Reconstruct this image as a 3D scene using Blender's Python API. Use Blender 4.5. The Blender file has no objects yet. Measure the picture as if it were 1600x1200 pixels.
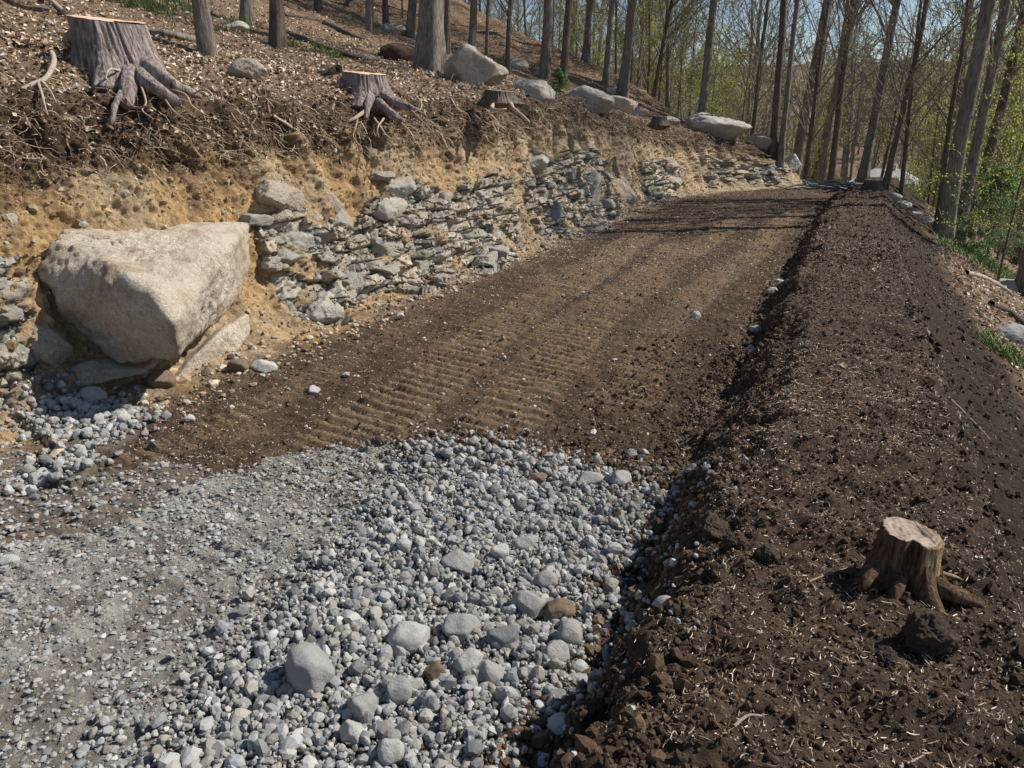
import bpy, math, random
import numpy as np
from mathutils import Vector, Matrix

R = math.radians
SC = bpy.context.scene
COL = SC.collection
rng = np.random.default_rng(7)
random.seed(7)

# ------------------------------------------------------------------ camera
F = 1142.0; PITCH = R(19.3); CAMH = 1.65
cam = bpy.data.cameras.new("camera"); cam_o = bpy.data.objects.new("camera", cam); COL.objects.link(cam_o)
cam.sensor_width = 36; cam.lens = F / 1600 * 36; cam.clip_end = 1200; cam.clip_start = 0.05
cam_o.location = (0, 0, CAMH); cam_o.rotation_euler = (math.pi / 2 - PITCH, 0, 0)
SC.camera = cam_o
# ------------------------------------------------------------------ light
SUN_AZ, SUN_EL = R(80), R(45)         # azimuth clockwise from +Y
w = bpy.data.worlds.new("World"); SC.world = w; w.use_nodes = True
nt = w.node_tree; nt.nodes.clear()
sky = nt.nodes.new('ShaderNodeTexSky'); sky.sky_type = 'NISHITA'; sky.sun_disc = False
sky.sun_elevation = SUN_EL; sky.sun_rotation = SUN_AZ; sky.altitude = 200; sky.air_density = 1.0; sky.dust_density = .5; sky.ozone_density = 1.5
bg = nt.nodes.new('ShaderNodeBackground'); bg.inputs[1].default_value = 0.09
wo = nt.nodes.new('ShaderNodeOutputWorld')
nt.links.new(sky.outputs[0], bg.inputs[0]); nt.links.new(bg.outputs[0], wo.inputs[0])
sl = bpy.data.lights.new("sun", 'SUN'); sl.energy = 5.0; sl.angle = R(0.53); sl.color = (1, .95, .86)
so = bpy.data.objects.new("sun", sl); COL.objects.link(so)
sd = Vector((math.cos(SUN_EL) * math.sin(SUN_AZ), math.cos(SUN_EL) * math.cos(SUN_AZ), math.sin(SUN_EL)))
so.rotation_euler = sd.to_track_quat('Z', 'Y').to_euler(); so.location = (30, 5, 40)
SC.view_settings.view_transform = 'Standard'; SC.view_settings.look = 'None'
SC.view_settings.exposure = 0.18; SC.view_settings.gamma = 1.0
SC.cycles.max_bounces = 6; SC.cycles.diffuse_bounces = 3; SC.cycles.transparent_max_bounces = 4
SC.cycles.use_adaptive_sampling = True

# ------------------------------------------------------------------ noise
_perm = np.random.default_rng(3).permutation(256).astype(np.int32)
_perm = np.concatenate([_perm, _perm, _perm])
_g = np.random.default_rng(5).normal(size=(256, 3)); _g /= np.linalg.norm(_g, axis=1)[:, None]
_g = _g.astype(np.float32)
def perlin(p):
    p = np.asarray(p, np.float32); sh = p.shape[:-1]; p = p.reshape(-1, 3)
    out = np.empty(len(p), np.float32)
    for a in range(0, len(p), 200000):
        q = p[a:a + 200000]; i = np.floor(q).astype(np.int32); f = q - i; i &= 255
        u = f * f * f * (f * (f * 6 - 15) + 10)
        def c(dx, dy, dz):
            h = _perm[_perm[_perm[i[:, 0] + dx] + i[:, 1] + dy] + i[:, 2] + dz]
            g = _g[h]
            return g[:, 0] * (f[:, 0] - dx) + g[:, 1] * (f[:, 1] - dy) + g[:, 2] * (f[:, 2] - dz)
        x0 = c(0,0,0); x0 = x0 + u[:,0]*(c(1,0,0)-x0); x1 = c(0,1,0); x1 = x1 + u[:,0]*(c(1,1,0)-x1)
        y0 = x0 + u[:,1]*(x1-x0)
        x0 = c(0,0,1); x0 = x0 + u[:,0]*(c(1,0,1)-x0); x1 = c(0,1,1); x1 = x1 + u[:,0]*(c(1,1,1)-x1)
        y1 = x0 + u[:,1]*(x1-x0)
        out[a:a + 200000] = (y0 + u[:,2]*(y1-y0)) * 1.6
    return out.reshape(sh)
def fbm(p, o=3, gain=.5):
    p = np.asarray(p, np.float32); v = 0; a = 1.; t = 0
    for k in range(o):
        v = v + a * perlin(p * (2.03 ** k) + 17.3 * k); t += a; a *= gain
    return v / t * 1.3
def sm(x, a, b):
    t = np.clip((x - a) / (b - a), 0, 1); return t * t * (3 - 2 * t)

# ------------------------------------------------------------------ pixel rays
cp, sp = math.cos(PITCH), math.sin(PITCH)
def ray(px, py):
    u = (px - 800) / F; v = (py - 600) / F
    return np.array([u, cp - v * sp, -sp - v * cp])
def pt(px, py, k): return np.array([0, 0, CAMH]) + ray(px, py) * k
def proj(P):
    d = P - np.array([0, 0, CAMH]); dep = d[..., 1] * cp - d[..., 2] * sp; up = d[..., 1] * sp + d[..., 2] * cp
    dep = np.where(dep < .1, .1, dep)
    return 800 + F * d[..., 0] / dep, 600 - F * up / dep
A = R(24); sa, ca = math.sin(A), math.cos(A)
def st2xy(s, t): return s * sa + t * ca, s * ca - t * sa
def xy2st(x, y): return x * sa + y * ca, x * ca - y * sa
def gnd(px, py):
    d = ray(px, py); k = CAMH / -d[2]; return xy2st(d[0] * k, d[1] * k)

# ------------------------------------------------------------------ terrain shape, road coordinates s (along) and t (across)
def lift(s): return np.interp(s, [-5, 2, 8, 12, 16, 20, 22, 24, 25, 26.2, 30], [2.0, 2.0, 2.03, 2.22, 2.12, 1.76, 1.48, 1.1, .7, .15, .1])
def tleft(s): return -4.12 + np.interp(s, [16, 19, 21, 22.5, 24, 26], [0, .15, .7, 1.7, 2.9, 3.3])
def tright(s): return np.interp(s, [12, 18, 23, 30], [0, .17, .55, 1.1])
def drop(s): d = np.maximum(0, s - 22.5); return np.where(d < 8, .019 * d * d, .019 * 64 + .30 * (d - 8))
UN = np.array([1, 1.25, 1.42, 1.6, 1.8, 2.2, 2.6, 2.85, 3.0, 4.0, 4.15, 4.28, 4.42, 4.8, 4.9, 5.0])
def nodes(s):
    h = lift(s); tl = tleft(s); tr = tright(s); n = np.clip((7.5 - s) / 5.5, 0, 1); o = 0 * s
    T = [tl-1.9-.3*n, tl-1.05-.6*n, tl-.76-.5*n, tl-.66-.36*n, tl-.60-.22*n, tl-.42-.06*n, tl-.26, tl-.1, tl+.22,
         -.70+tr, -.53+tr, -.31+tr, -.12+tr, .58+tr, .74+tr, 1.2+tr]
    Z = [h+.22, h-.0, h-.24, h*(.8-.06*n), h*(.68-.08*n), h*.4, h*.15, .04+o, o, o, -.01+o, .29+o, .36+o, .35+o, .18+o, -.17+o]
    return np.stack([np.broadcast_to(a, s.shape) for a in T], -1), np.stack([np.broadcast_to(a, s.shape) for a in Z], -1)
def hillz(s, t):
    tl = tleft(s); d = np.maximum(tl - 1.9 - t, 0); h = lift(s)
    b = sm(d, 0, 5); z = (h + .22) * (1 - b) + 2.25 * b + .30 * d + .012 * np.maximum(d - 5, 0) * np.minimum(d, 16)
    z = np.where(d > 28, z * 0 + 2.25 + .3 * 28 + .012 * 23 * 16 + .1 * (d - 28), z)
    s0 = 20.5 + .13 * d; q = np.maximum(0, s - s0)
    return z - np.where(q < 10, .02 * q * q, 2. + .4 * (q - 10)), drop(s) * 0
def slopez(s, t):
    d = np.maximum(t - 1.2 - tright(s), 0)
    return -.17 - .62 * np.minimum(d, 9) - .35 * np.clip(d - 9, 0, 12) - .02 * np.maximum(d - 21, 0)
def far_rise(s, t):
    r = np.hypot(s, t); return .125 * np.maximum(r - 72, 0)
def base(s, u):
    """surface point of the undisturbed ground: (t, z)"""
    s, u = np.broadcast_arrays(np.asarray(s, float), np.asarray(u, float))
    T, Z = nodes(s)
    t = np.empty(s.shape); z = np.empty(s.shape)
    uc = np.clip(u, UN[0], UN[-1] - 1e-9); i = np.clip(np.searchsorted(UN, uc, side='right') - 1, 0, len(UN) - 2)
    f = (uc - UN[i]) / (UN[i + 1] - UN[i])
    def g(M, j): return np.take_along_axis(M, j[..., None], -1)[..., 0]
    t = g(T, i) * (1 - f) + g(T, i + 1) * f; z = g(Z, i) * (1 - f) + g(Z, i + 1) * f - drop(s)
    L = u < 1; tt = T[..., 0] - 60 * np.maximum(1 - u, 0) ** 2
    hz, _ = hillz(s, tt); t = np.where(L, tt, t)
    z = np.where(L, hz - drop(s) * sm(tt, T[..., 0] - 3, T[..., 0]), z)
    Rr = u > 5; tt = T[..., -1] + 12 * np.maximum(u - 5, 0) ** 1.6
    t = np.where(Rr, tt, t); z = np.where(Rr, slopez(s, tt) - drop(s) * sm(-(tt - T[..., -1]), -14, 0), z)
    z = np.maximum(z, -7.5 + .9 * fbm(np.stack([s * .05, t * .05, 0 * s], -1), 2)) + far_rise(s, t)
    return t, z
def uof(s, t):
    s, t = np.broadcast_arrays(np.asarray(s, float), np.asarray(t, float))
    T, _ = nodes(s); u = np.full(s.shape, 1.0)
    for i in range(len(UN) - 1):
        m = (t >= T[..., i]); f = (t - T[..., i]) / (T[..., i + 1] - T[..., i])
        u = np.where(m, UN[i] + np.clip(f, 0, 1) * (UN[i + 1] - UN[i]), u)
    u = np.where(t < T[..., 0], 1 - np.sqrt(np.maximum(T[..., 0] - t, 0) / 60), u)
    return np.where(t > T[..., -1], 5 + (np.maximum(t - T[..., -1], 0) / 12) ** (1 / 1.6), u)
def P0(s, u):
    t, z = base(s, u); x, y = st2xy(s, t); return np.stack([x, y, z], -1)
def hit(px, py, k0=1.2, k1=90):
    d = ray(px, py); k = np.geomspace(k0, k1, 2600)
    x, y, z = d[0] * k, d[1] * k, CAMH + d[2] * k
    s, t = xy2st(x, y); u = uof(s, t); _, zb = base(s, u)
    j = np.where(z < zb)[0]
    if len(j) == 0: j = [int(np.argmin((z - zb) / k))]
    j = int(j[0]); return float(s[j]), float(u[j]), float(k[j]), np.array([x[j], y[j], zb[j]])

def inpoly(x, y, poly):
    c = np.zeros(np.shape(x), bool); n = len(poly)
    for i in range(n):
        x0, y0 = poly[i]; x1, y1 = poly[(i + 1) % n]
        if y0 == y1: continue
        c ^= ((y0 > y) != (y1 > y)) & (x < (x1 - x0) * (y - y0) / (y1 - y0) + x0)
    return c
G = lambda L: [gnd(*p) for p in L]
LOOSE = G([(640,700),(700,697),(760,695),(860,722),(960,748),(1040,772),(1050,800),(985,862),(950,930),(945,980),(915,1040),(880,1092),(800,1132),(780,1200),(760,1330),(100,1330),(240,1210),(330,1090),(400,1010),(470,930),(560,850),(610,790),(650,745)])
COMPACT = G([(-500,880),(0,856),(120,836),(210,820),(290,770),(350,735),(500,702),(640,688),(700,697),(650,745),(610,790),(560,850),(470,930),(400,1010),(330,1090),(240,1210),(100,1330),(-700,1330)])
PILE = G([(20,660),(70,640),(130,628),(200,640),(232,660),(200,690),(165,720),(110,765),(40,760),(95,705)])
SOFT = G([(-300,640),(20,700),(100,760),(240,720),(330,730),(290,772),(210,822),(120,838),(0,858),(-500,884)])
ZONES = [[(398,345),(450,338),(500,335),(560,348),(580,300),(620,285),(700,292),(800,268),(812,330),(805,410),(740,430),(660,457),(600,455),(560,470),(547,500),(480,512),(440,470),(410,400)],
         [(820,250),(880,238),(940,240),(962,280),(978,325),(960,350),(880,372),(840,362),(825,310)],
         [(1000,250),(1060,245),(1078,300),(1012,322)], [(1100,248),(1160,246),(1232,262),(1225,287),(1110,292)],
         [(-60,380),(40,400),(62,500),(60,570),(0,640),(-60,650)]]

UA = [0, .9, 1.15, 1.35, 1.6, 1.9, 2.4, 2.85, 3.05, 3.9, 4.08, 4.28, 4.42, 4.8, 5.0, 5.3, 7]
A1 = [.25, .06, .07, .08, .09, .08, .07, .05, .02, .015, .035, .035, .03, .03, .05, .08, .3]
A2 = [.05, .025, .05, .10, .12, .08, .07, .05, .012, .016, .06, .06, .032, .030, .045, .03, .04]
A3 = [.012, .012, .024, .04, .048, .040, .034, .024, .009, .010, .032, .030, .019, .018, .024, .014, .01]
def lanes(s, t):
    wob = .06 * np.sin(s * 1.3)
    tt = t + .055 * (s - 4) + wob
    def lane(c, wd, s0, s1): return sm(-np.abs(tt - c), -wd, -wd * .7) * sm(s, s0, s0 + .4) * sm(-s, -s1, -s1 + .8)
    t3 = t - .035 * (s - 6) + .05 * np.sin(s * .9 + 1)
    def lane2(c, wd, s0, s1): return sm(-np.abs(t3 - c), -wd, -wd * .7) * sm(s, s0, s0 + .6) * sm(-s, -s1, -s1 + 3)
    return np.maximum.reduce([lane(-2.5, .30, 2.6, 12.5), lane(-1.78, .27, 2.7, 11.5), .6 * lane(-3.3, .16, 1.5, 6), .6 * lane(-1.12, .2, 4.0, 7.6), .5 * lane(-2.95, .3, .8, 2.6), .5 * lane(-2.2, .25, 1.2, 2.9), .8 * lane2(-2.1, .24, 5.0, 17), .8 * lane2(-1.3, .24, 6.0, 19), .5 * lane2(-3.0, .2, 8, 16)])
def surf(s, u, want=False):
    """displaced surface"""
    s = np.asarray(s, float); u = np.asarray(u, float); s, u = np.broadcast_arrays(s, u)
    P = P0(s, u); e = 2e-3
    ds = P0(s + .02, u) - P; du = P0(s, u + e) - P0(s, u - e)
    n = np.cross(du, ds); n /= np.linalg.norm(n, axis=-1)[..., None] + 1e-12
    n = np.where(n[..., 2:3] < -.2, -n, n)
    t = P[..., 0] * ca - P[..., 1] * sa
    near = np.clip(14 / (np.hypot(P[..., 0], P[..., 1]) + 1), .3, 1)
    f1 = fbm(P * 1.1, 2); f2 = fbm(P * 4.3 + 5, 3, .55); f3 = fbm(P * 19 + 9, 3, .6)
    d = np.interp(u, UA, A1) * f1 + np.interp(u, UA, A2) * f2 + np.interp(u, UA, A3) * f3
    # gullies and hollows of the cut face
    wall = sm(u, 1.4, 1.7) * sm(-u, -2.95, -2.7)
    gl = perlin(np.stack([s * 3.1 + .5 * f2, P[..., 2] * .7, 0 * s + 3], -1))
    d = d + wall * (.07 * gl - .04 * np.abs(perlin(np.stack([s * 7., P[..., 2] * 2.2, 0 * s + 8], -1))))
    lipm = sm(u, 1.3, 1.45) * sm(-u, -1.85, -1.6)
    hol = np.maximum(0, fbm(np.stack([s * 1.9, P[..., 2] * 2.5, 0 * s], -1), 2) - .12)
    d = d - lipm * .27 * hol
    # bedrock strata
    rz = np.zeros(s.shape)
    if want or True:
        m = (u > 1.4) & (u < 3.05)
        if m.any():
            px, py = proj(P[m]); jx = 12 * f2[m]; jy = 12 * f1[m]; z = np.zeros(px.shape, bool)
            for Zp in ZONES: z |= inpoly(px + jx, py + jy, Zp)
            z &= fbm(np.stack([s[m] * 2.2, P[..., 2][m] * 3.5, 0 * s[m] + 2], -1), 2) > -.32
            rz[m] = z
            q = P[..., 2][m] * 7.5 + .6 * fbm(P[m] * 1.3, 2) + .35 * s[m]
            lay = np.floor(q); fr = q - lay
            cell = perlin(np.stack([s[m] * 2.6 + lay * 7.7, lay * 3.1, lay * 1.7], -1))
            off = .15 * np.round(cell * 3) / 3 - .09 * sm(-fr, -.2, 0)
            vj = np.abs(perlin(np.stack([s[m] * 3.7 + lay * 5.3, lay * 9.1, 0 * lay], -1)))
            off = off - .07 * sm(-vj, -.08, 0)
            dm = d[m]; dm = np.where(z, dm * .6 + off, dm); d[m] = dm
    # road: machine tracks and loose gravel beds
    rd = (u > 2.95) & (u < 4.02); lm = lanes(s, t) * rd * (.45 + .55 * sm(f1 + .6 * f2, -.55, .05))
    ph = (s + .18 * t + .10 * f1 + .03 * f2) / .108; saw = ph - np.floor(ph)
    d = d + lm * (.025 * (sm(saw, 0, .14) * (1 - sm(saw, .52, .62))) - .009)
    d = d + rd * (.022 * np.maximum(0, fbm(np.stack([s * 7, t * 2.0, 0 * s], -1), 2)) + .018 * fbm(P * 9, 3, .6) * (1 - .8 * lm)) * near
    jt = t + .12 * f2; js = s + .12 * f1
    lo = inpoly(js, jt, LOOSE) & (u < 4.2); co = inpoly(js, jt, COMPACT); pi = inpoly(js, jt, PILE); so_ = inpoly(js, jt, SOFT)
    d = d + pi * .035
    # furrows running across the berm crown
    bm = sm(u, 4.35, 4.5) * sm(-u, -4.9, -4.8)
    d = d + bm * .042 * perlin(np.stack([s * 5.5 + .8 * t, t * .9, 0 * s], -1))
    # lumpy sloughing shoulder
    sh = sm(u, 4.0, 4.12) * sm(-u, -4.45, -4.3)
    d = d + sh * .085 * perlin(np.stack([s * 2.6 - 1.2 * t, t * 2.2, 0 * s + 4], -1))
    Q = P + n * d[..., None]
    if not want: return Q, n
    # ---- surface colours, with shade painted on the berm's outer side
    def mix(a, b, f): return a * (1 - f[..., None]) + np.array(b) * f[..., None]
    c = np.zeros(P.shape) + np.array([.080, .052, .033])
    ff = f1 * .6 + f2 * .5
    c = mix(c, [.20, .132, .078], rd * sm(ff, -.05, .6) * .5)
    c = mix(c, [.086, .057, .038], sm(u, 3.95, 4.1) * sm(-u, -5.2, -5.0) * .75)
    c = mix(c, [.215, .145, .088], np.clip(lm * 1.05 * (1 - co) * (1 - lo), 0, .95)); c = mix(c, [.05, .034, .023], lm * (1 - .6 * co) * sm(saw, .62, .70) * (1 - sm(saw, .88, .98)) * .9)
    c = mix(c, [.085, .057, .037], sm(u, 1.3, 1.45) * sm(-u, -2.2, -2.0) * .9)
    wl = sm(u + .14 * gl + .22 * f1 + .16 * f2 - .02 * np.clip((7 - s) / 5, 0, 1), 1.46, 1.92) * sm(-u - .1 * f2, -3.1, -2.92)
    och = mix(np.zeros(P.shape) + np.array([.44, .285, .135]), [.40, .30, .19], sm(f1 + .5 * gl, -.3, .4))
    och = mix(och, [.40, .32, .23], sm(s, 5, 12) * .6); och = mix(och, [.24, .165, .10], sm(fbm(np.stack([s * 5, P[..., 2] * 1.6, 0 * s + 5], -1), 3), .05, .5) * .8)
    c = c * (1 - wl[..., None]) + och * wl[..., None]
    lv = perlin(np.stack([s * 1.7, P[..., 2] * 6, 0 * s], -1))
    c = mix(c, [.41, .39, .35], rz * sm(u, 1.5, 1.7)); c = mix(c, [.45, .37, .26], rz * sm(lv + f2 * .8, .0, .5) * .6)
    c = mix(c, [.20, .165, .135], pi * .7); c = mix(c, [.33, .31, .275], co * (.45 + .5 * sm(f1 + f2, -.7, .3)))
    c = mix(c, [.42, .40, .36], lm * co * .6); c = mix(c, [.13, .12, .105], lo * 1.); c = mix(c, [.20, .165, .13], so_ * .8)
    c = mix(c, [.036, .025, .018], sm(u + .12 * f2 + .06 * f1, 4.76, 4.88) * sm(-u - .05 * f2, -5.12, -5.02) * .85)  # shade of the berm's outer side, painted into the soil colour
    lf = sm(-u - .16 * f2, -1.40, -1.25); c = mix(c, [.20, .135, .088], lf)
    rt = sm(u + .10 * f2, 5.08, 5.16); c = mix(c, [.20, .135, .09], rt)
    gr = sm(f1 + f2 * .4, .25, .5); c = mix(c, [.13, .15, .05], gr * rt * sm(u, 5.35, 5.6) * .8)
    c = c * (1 + .22 * f3 + .18 * f2)[..., None]
    return Q, n, np.clip(c, .01, .9), rz

# ------------------------------------------------------------------ mesh helpers
def mk(name, V, Fs, mats, col=None, smooth=False, parent=None, mi=None, loc=None, alpha=None):
    me = bpy.data.meshes.new(name); V = np.asarray(V, np.float32).reshape(-1, 3)
    if isinstance(Fs, np.ndarray): Fs = [Fs]
    Fs = [np.asarray(f, np.int32) for f in Fs if len(f)]
    me.vertices.add(len(V)); me.vertices.foreach_set('co', V.ravel())
    tot = sum(f.size for f in Fs); npoly = sum(len(f) for f in Fs)
    me.loops.add(tot); me.loops.foreach_set('vertex_index', np.concatenate([f.ravel() for f in Fs]))
    ls = []; k = 0
    for f in Fs: ls.append(k + np.arange(len(f)) * f.shape[1]); k += f.size
    me.polygons.add(npoly); me.polygons.foreach_set('loop_start', np.concatenate(ls).astype(np.int32))
    me.polygons.foreach_set('use_smooth', np.full(npoly, smooth))
    if mi is not None: me.polygons.foreach_set('material_index', np.asarray(mi, np.int32))
    if col is not None:
        at = me.color_attributes.new('tint', 'FLOAT_COLOR', 'POINT')
        c = np.ones((len(V), 4), np.float32)
        if alpha is not None: c[:, 3] = np.asarray(alpha).ravel()
        c[:, :3] = np.asarray(col).reshape(-1, 3) if np.ndim(col) > 1 else col
        at.data.foreach_set('color', c.ravel())
    for m in (mats if isinstance(mats, (list, tuple)) else [mats]): me.materials.append(m)
    me.update(calc_edges=True)
    o = bpy.data.objects.new(name, me); COL.objects.link(o)
    if parent is not None: o.parent = parent
    if loc is not None: o.location = loc
    return o
def tag(o, label=None, cat=None, group=None, kind=None):
    if label: o['label'] = label
    if cat: o['category'] = cat
    if group: o['group'] = group
    if kind: o['kind'] = kind
    return o
def empty(name, loc, label, cat, group=None):
    o = bpy.data.objects.new(name, None); COL.objects.link(o); o.location = loc; o.empty_display_size = .2
    return tag(o, label, cat, group)
def gridf(a, b):
    i = np.arange(a * b).reshape(a, b)
    return np.stack([i[:-1, :-1], i[:-1, 1:], i[1:, 1:], i[1:, :-1]], -1).reshape(-1, 4)
def rotmats(n, tilt=None, g=rng):
    q = g.normal(size=(n, 4)); q /= np.linalg.norm(q, axis=1)[:, None]
    w_, x, y, z = q.T
    return np.stack([1-2*(y*y+z*z), 2*(x*y-z*w_), 2*(x*z+y*w_), 2*(x*y+z*w_), 1-2*(x*x+z*z), 2*(y*z-x*w_), 2*(x*z-y*w_), 2*(y*z+x*w_), 1-2*(x*x+y*y)], -1).reshape(n, 3, 3)
def basis(n, g=rng):
    """random frames whose third axis is n"""
    r = g.normal(size=n.shape); a = np.cross(n, r); a /= np.linalg.norm(a, axis=-1)[:, None]
    return np.stack([a, np.cross(n, a), n], -1)
def ico(sub):
    import bmesh
    bm = bmesh.new(); bmesh.ops.create_icosphere(bm, subdivisions=sub, radius=1)
    V = np.array([v.co[:] for v in bm.verts]); Fc = np.array([[v.index for v in f.verts] for f in bm.faces]); bm.free()
    V /= np.linalg.norm(V, axis=1)[:, None]
    return V, Fc
ICO = {k: ico(k) for k in (1, 2, 3, 4, 5, 6)}
def facet(D, g, planes=14, soft=0.0, lo=.72, hi=1.0):
    """convex chipped stone: radius along each direction, cut by random planes"""
    N = g.normal(size=(planes, 3)); N /= np.linalg.norm(N, axis=1)[:, None]; h = g.uniform(lo, hi, planes)
    c = D @ N.T; r = np.where(c > .05, h / np.maximum(c, .05), 9)
    r = np.concatenate([r, np.full((len(D), 1), 1.12)], 1)
    if soft > 0:
        return -soft * np.log(np.sum(np.exp(-r / soft), 1))
    return r.min(1)
def stone_set(nvar, sub, g, **kw):
    D, Fc = ICO[sub]
    return [D * facet(D, g, **kw)[:, None] for _ in range(nvar)], Fc
def scatter_stones(name, pos, frames, size, variants, Fc, mat, tint, smooth=False):
    n = len(pos); nv = len(variants[0]); VV = np.stack(variants)[rng.integers(0, len(variants), n)]
    V = np.einsum('nij,nvj->nvi', frames, VV * size[:, None, :]) + pos[:, None, :]
    Fa = (Fc[None] + (np.arange(n) * nv)[:, None, None]).reshape(-1, 3)
    c = np.repeat(tint, nv, axis=0)
    return mk(name, V.reshape(-1, 3), Fa, mat, c, smooth)
def tubes(P, Rr, sides):
    """P (N,k,3) paths, Rr (N,k) radii -> verts, quads"""
    N, k = Rr.shape; T = np.gradient(P, axis=1); T /= np.linalg.norm(T, axis=-1)[..., None] + 1e-9
    ref = np.where(np.abs(T[:, :1, 2:3]) > .8, np.array([1., .13, 0]), np.array([.05, .1, 1.])); ref = np.broadcast_to(ref, T.shape)
    a = np.cross(T, ref); a /= np.linalg.norm(a, axis=-1)[..., None] + 1e-9; b = np.cross(T, a)
    th = np.arange(sides) / sides * 2 * math.pi
    V = P[:, :, None] + Rr[:, :, None, None] * (a[:, :, None] * np.cos(th)[:, None] + b[:, :, None] * np.sin(th)[:, None])
    i = np.arange(N * k * sides).reshape(N, k, sides); j = np.roll(i, -1, 2)
    Fq = np.stack([i[:, :-1], j[:, :-1], j[:, 1:], i[:, 1:]], -1).reshape(-1, 4)
    return V.reshape(-1, 3), Fq
def join(parts):
    V = []; Fo = []; k = 0
    for v, f in parts: V.append(v); Fo.append(np.asarray(f) + k); k += len(v)
    return np.concatenate(V), np.concatenate(Fo)

# ------------------------------------------------------------------ materials
def newmat(name):
    m = bpy.data.materials.new(name); m.use_nodes = True; t = m.node_tree; b = t.nodes['Principled BSDF']
    return m, t, b
def nz(t, scale, detail=6, rough=.6, vec=None, dist=0):
    n = t.nodes.new('ShaderNodeTexNoise'); n.inputs['Scale'].default_value = scale; n.inputs['Detail'].default_value = detail
    n.inputs['Roughness'].default_value = rough; n.inputs['Distortion'].default_value = dist
    if vec is not None: t.links.new(vec, n.inputs['Vector'])
    return n.outputs['Fac']
def ramp(t, fac, stops):
    r = t.nodes.new('ShaderNodeValToRGB'); t.links.new(fac, r.inputs[0]); e = r.color_ramp.elements
    while len(e) > 1: e.remove(e[-1])
    e[0].position = stops[0][0]; e[0].color = stops[0][1]
    for p, c in stops[1:]: x = e.new(p); x.color = c
    return r.outputs[0]
def G4(v): return (v, v, v, 1)
def mixc(t, a, b, fac, mode='MIX'):
    m = t.nodes.new('ShaderNodeMix'); m.data_type = 'RGBA'; m.blend_type = mode
    if isinstance(fac, float): m.inputs[0].default_value = fac
    else: t.links.new(fac, m.inputs[0])
    for s_, v in ((6, a), (7, b)):
        if isinstance(v, tuple): m.inputs[s_].default_value = v
        else: t.links.new(v, m.inputs[s_])
    return m.outputs[2]
def coords(t, scale=(1, 1, 1), kind='Object'):
    c = t.nodes.new('ShaderNodeTexCoord'); mp = t.nodes.new('ShaderNodeMapping'); mp.inputs['Scale'].default_value = scale
    t.links.new(c.outputs[kind], mp.inputs[0]); return mp.outputs[0]
def bumpn(t, b, hs):
    prev = None
    for h, st, di in hs:
        n = t.nodes.new('ShaderNodeBump'); n.inputs['Strength'].default_value = st; n.inputs['Distance'].default_value = di
        t.links.new(h, n.inputs['Height'])
        if prev is not None: t.links.new(prev, n.inputs['Normal'])
        prev = n.outputs[0]
    t.links.new(prev, b.inputs['Normal'])
def tinted(name, rough=.95, s1=30, s2=140, con=.35, bump=.8, bd=.01, island=0., spec=.2, s0=None):
    m, t, b = newmat(name); at = t.nodes.new('ShaderNodeAttribute'); at.attribute_name = 'tint'
    v = coords(t); n1 = nz(t, s1, 6, .65, v); n2 = nz(t, s2, 4, .7, v)
    c = mixc(t, at.outputs['Color'], ramp(t, n1, [(.25, G4(1 - con)), (.75, G4(1 + con))]), 1., 'MULTIPLY')
    c = mixc(t, c, ramp(t, n2, [(.3, G4(1 - con * .8)), (.7, G4(1 + con * .8))]), 1., 'MULTIPLY')
    if island:
        g = t.nodes.new('ShaderNodeNewGeometry')
        c = mixc(t, c, ramp(t, g.outputs['Random Per Island'], [(0, G4(1 - island)), (.5, (1., .97, .93, 1)), (1, G4(1 + island))]), 1., 'MULTIPLY')
    t.links.new(c, b.inputs['Base Color']); b.inputs['Roughness'].default_value = rough; b.inputs['Specular IOR Level'].default_value = spec
    bumpn(t, b, [(n1, bump, bd), (n2, bump, bd * .3)])
    return m
M_SOIL = tinted('soil', s1=45, s2=210, con=.42, bump=1., bd=.02)
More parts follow.
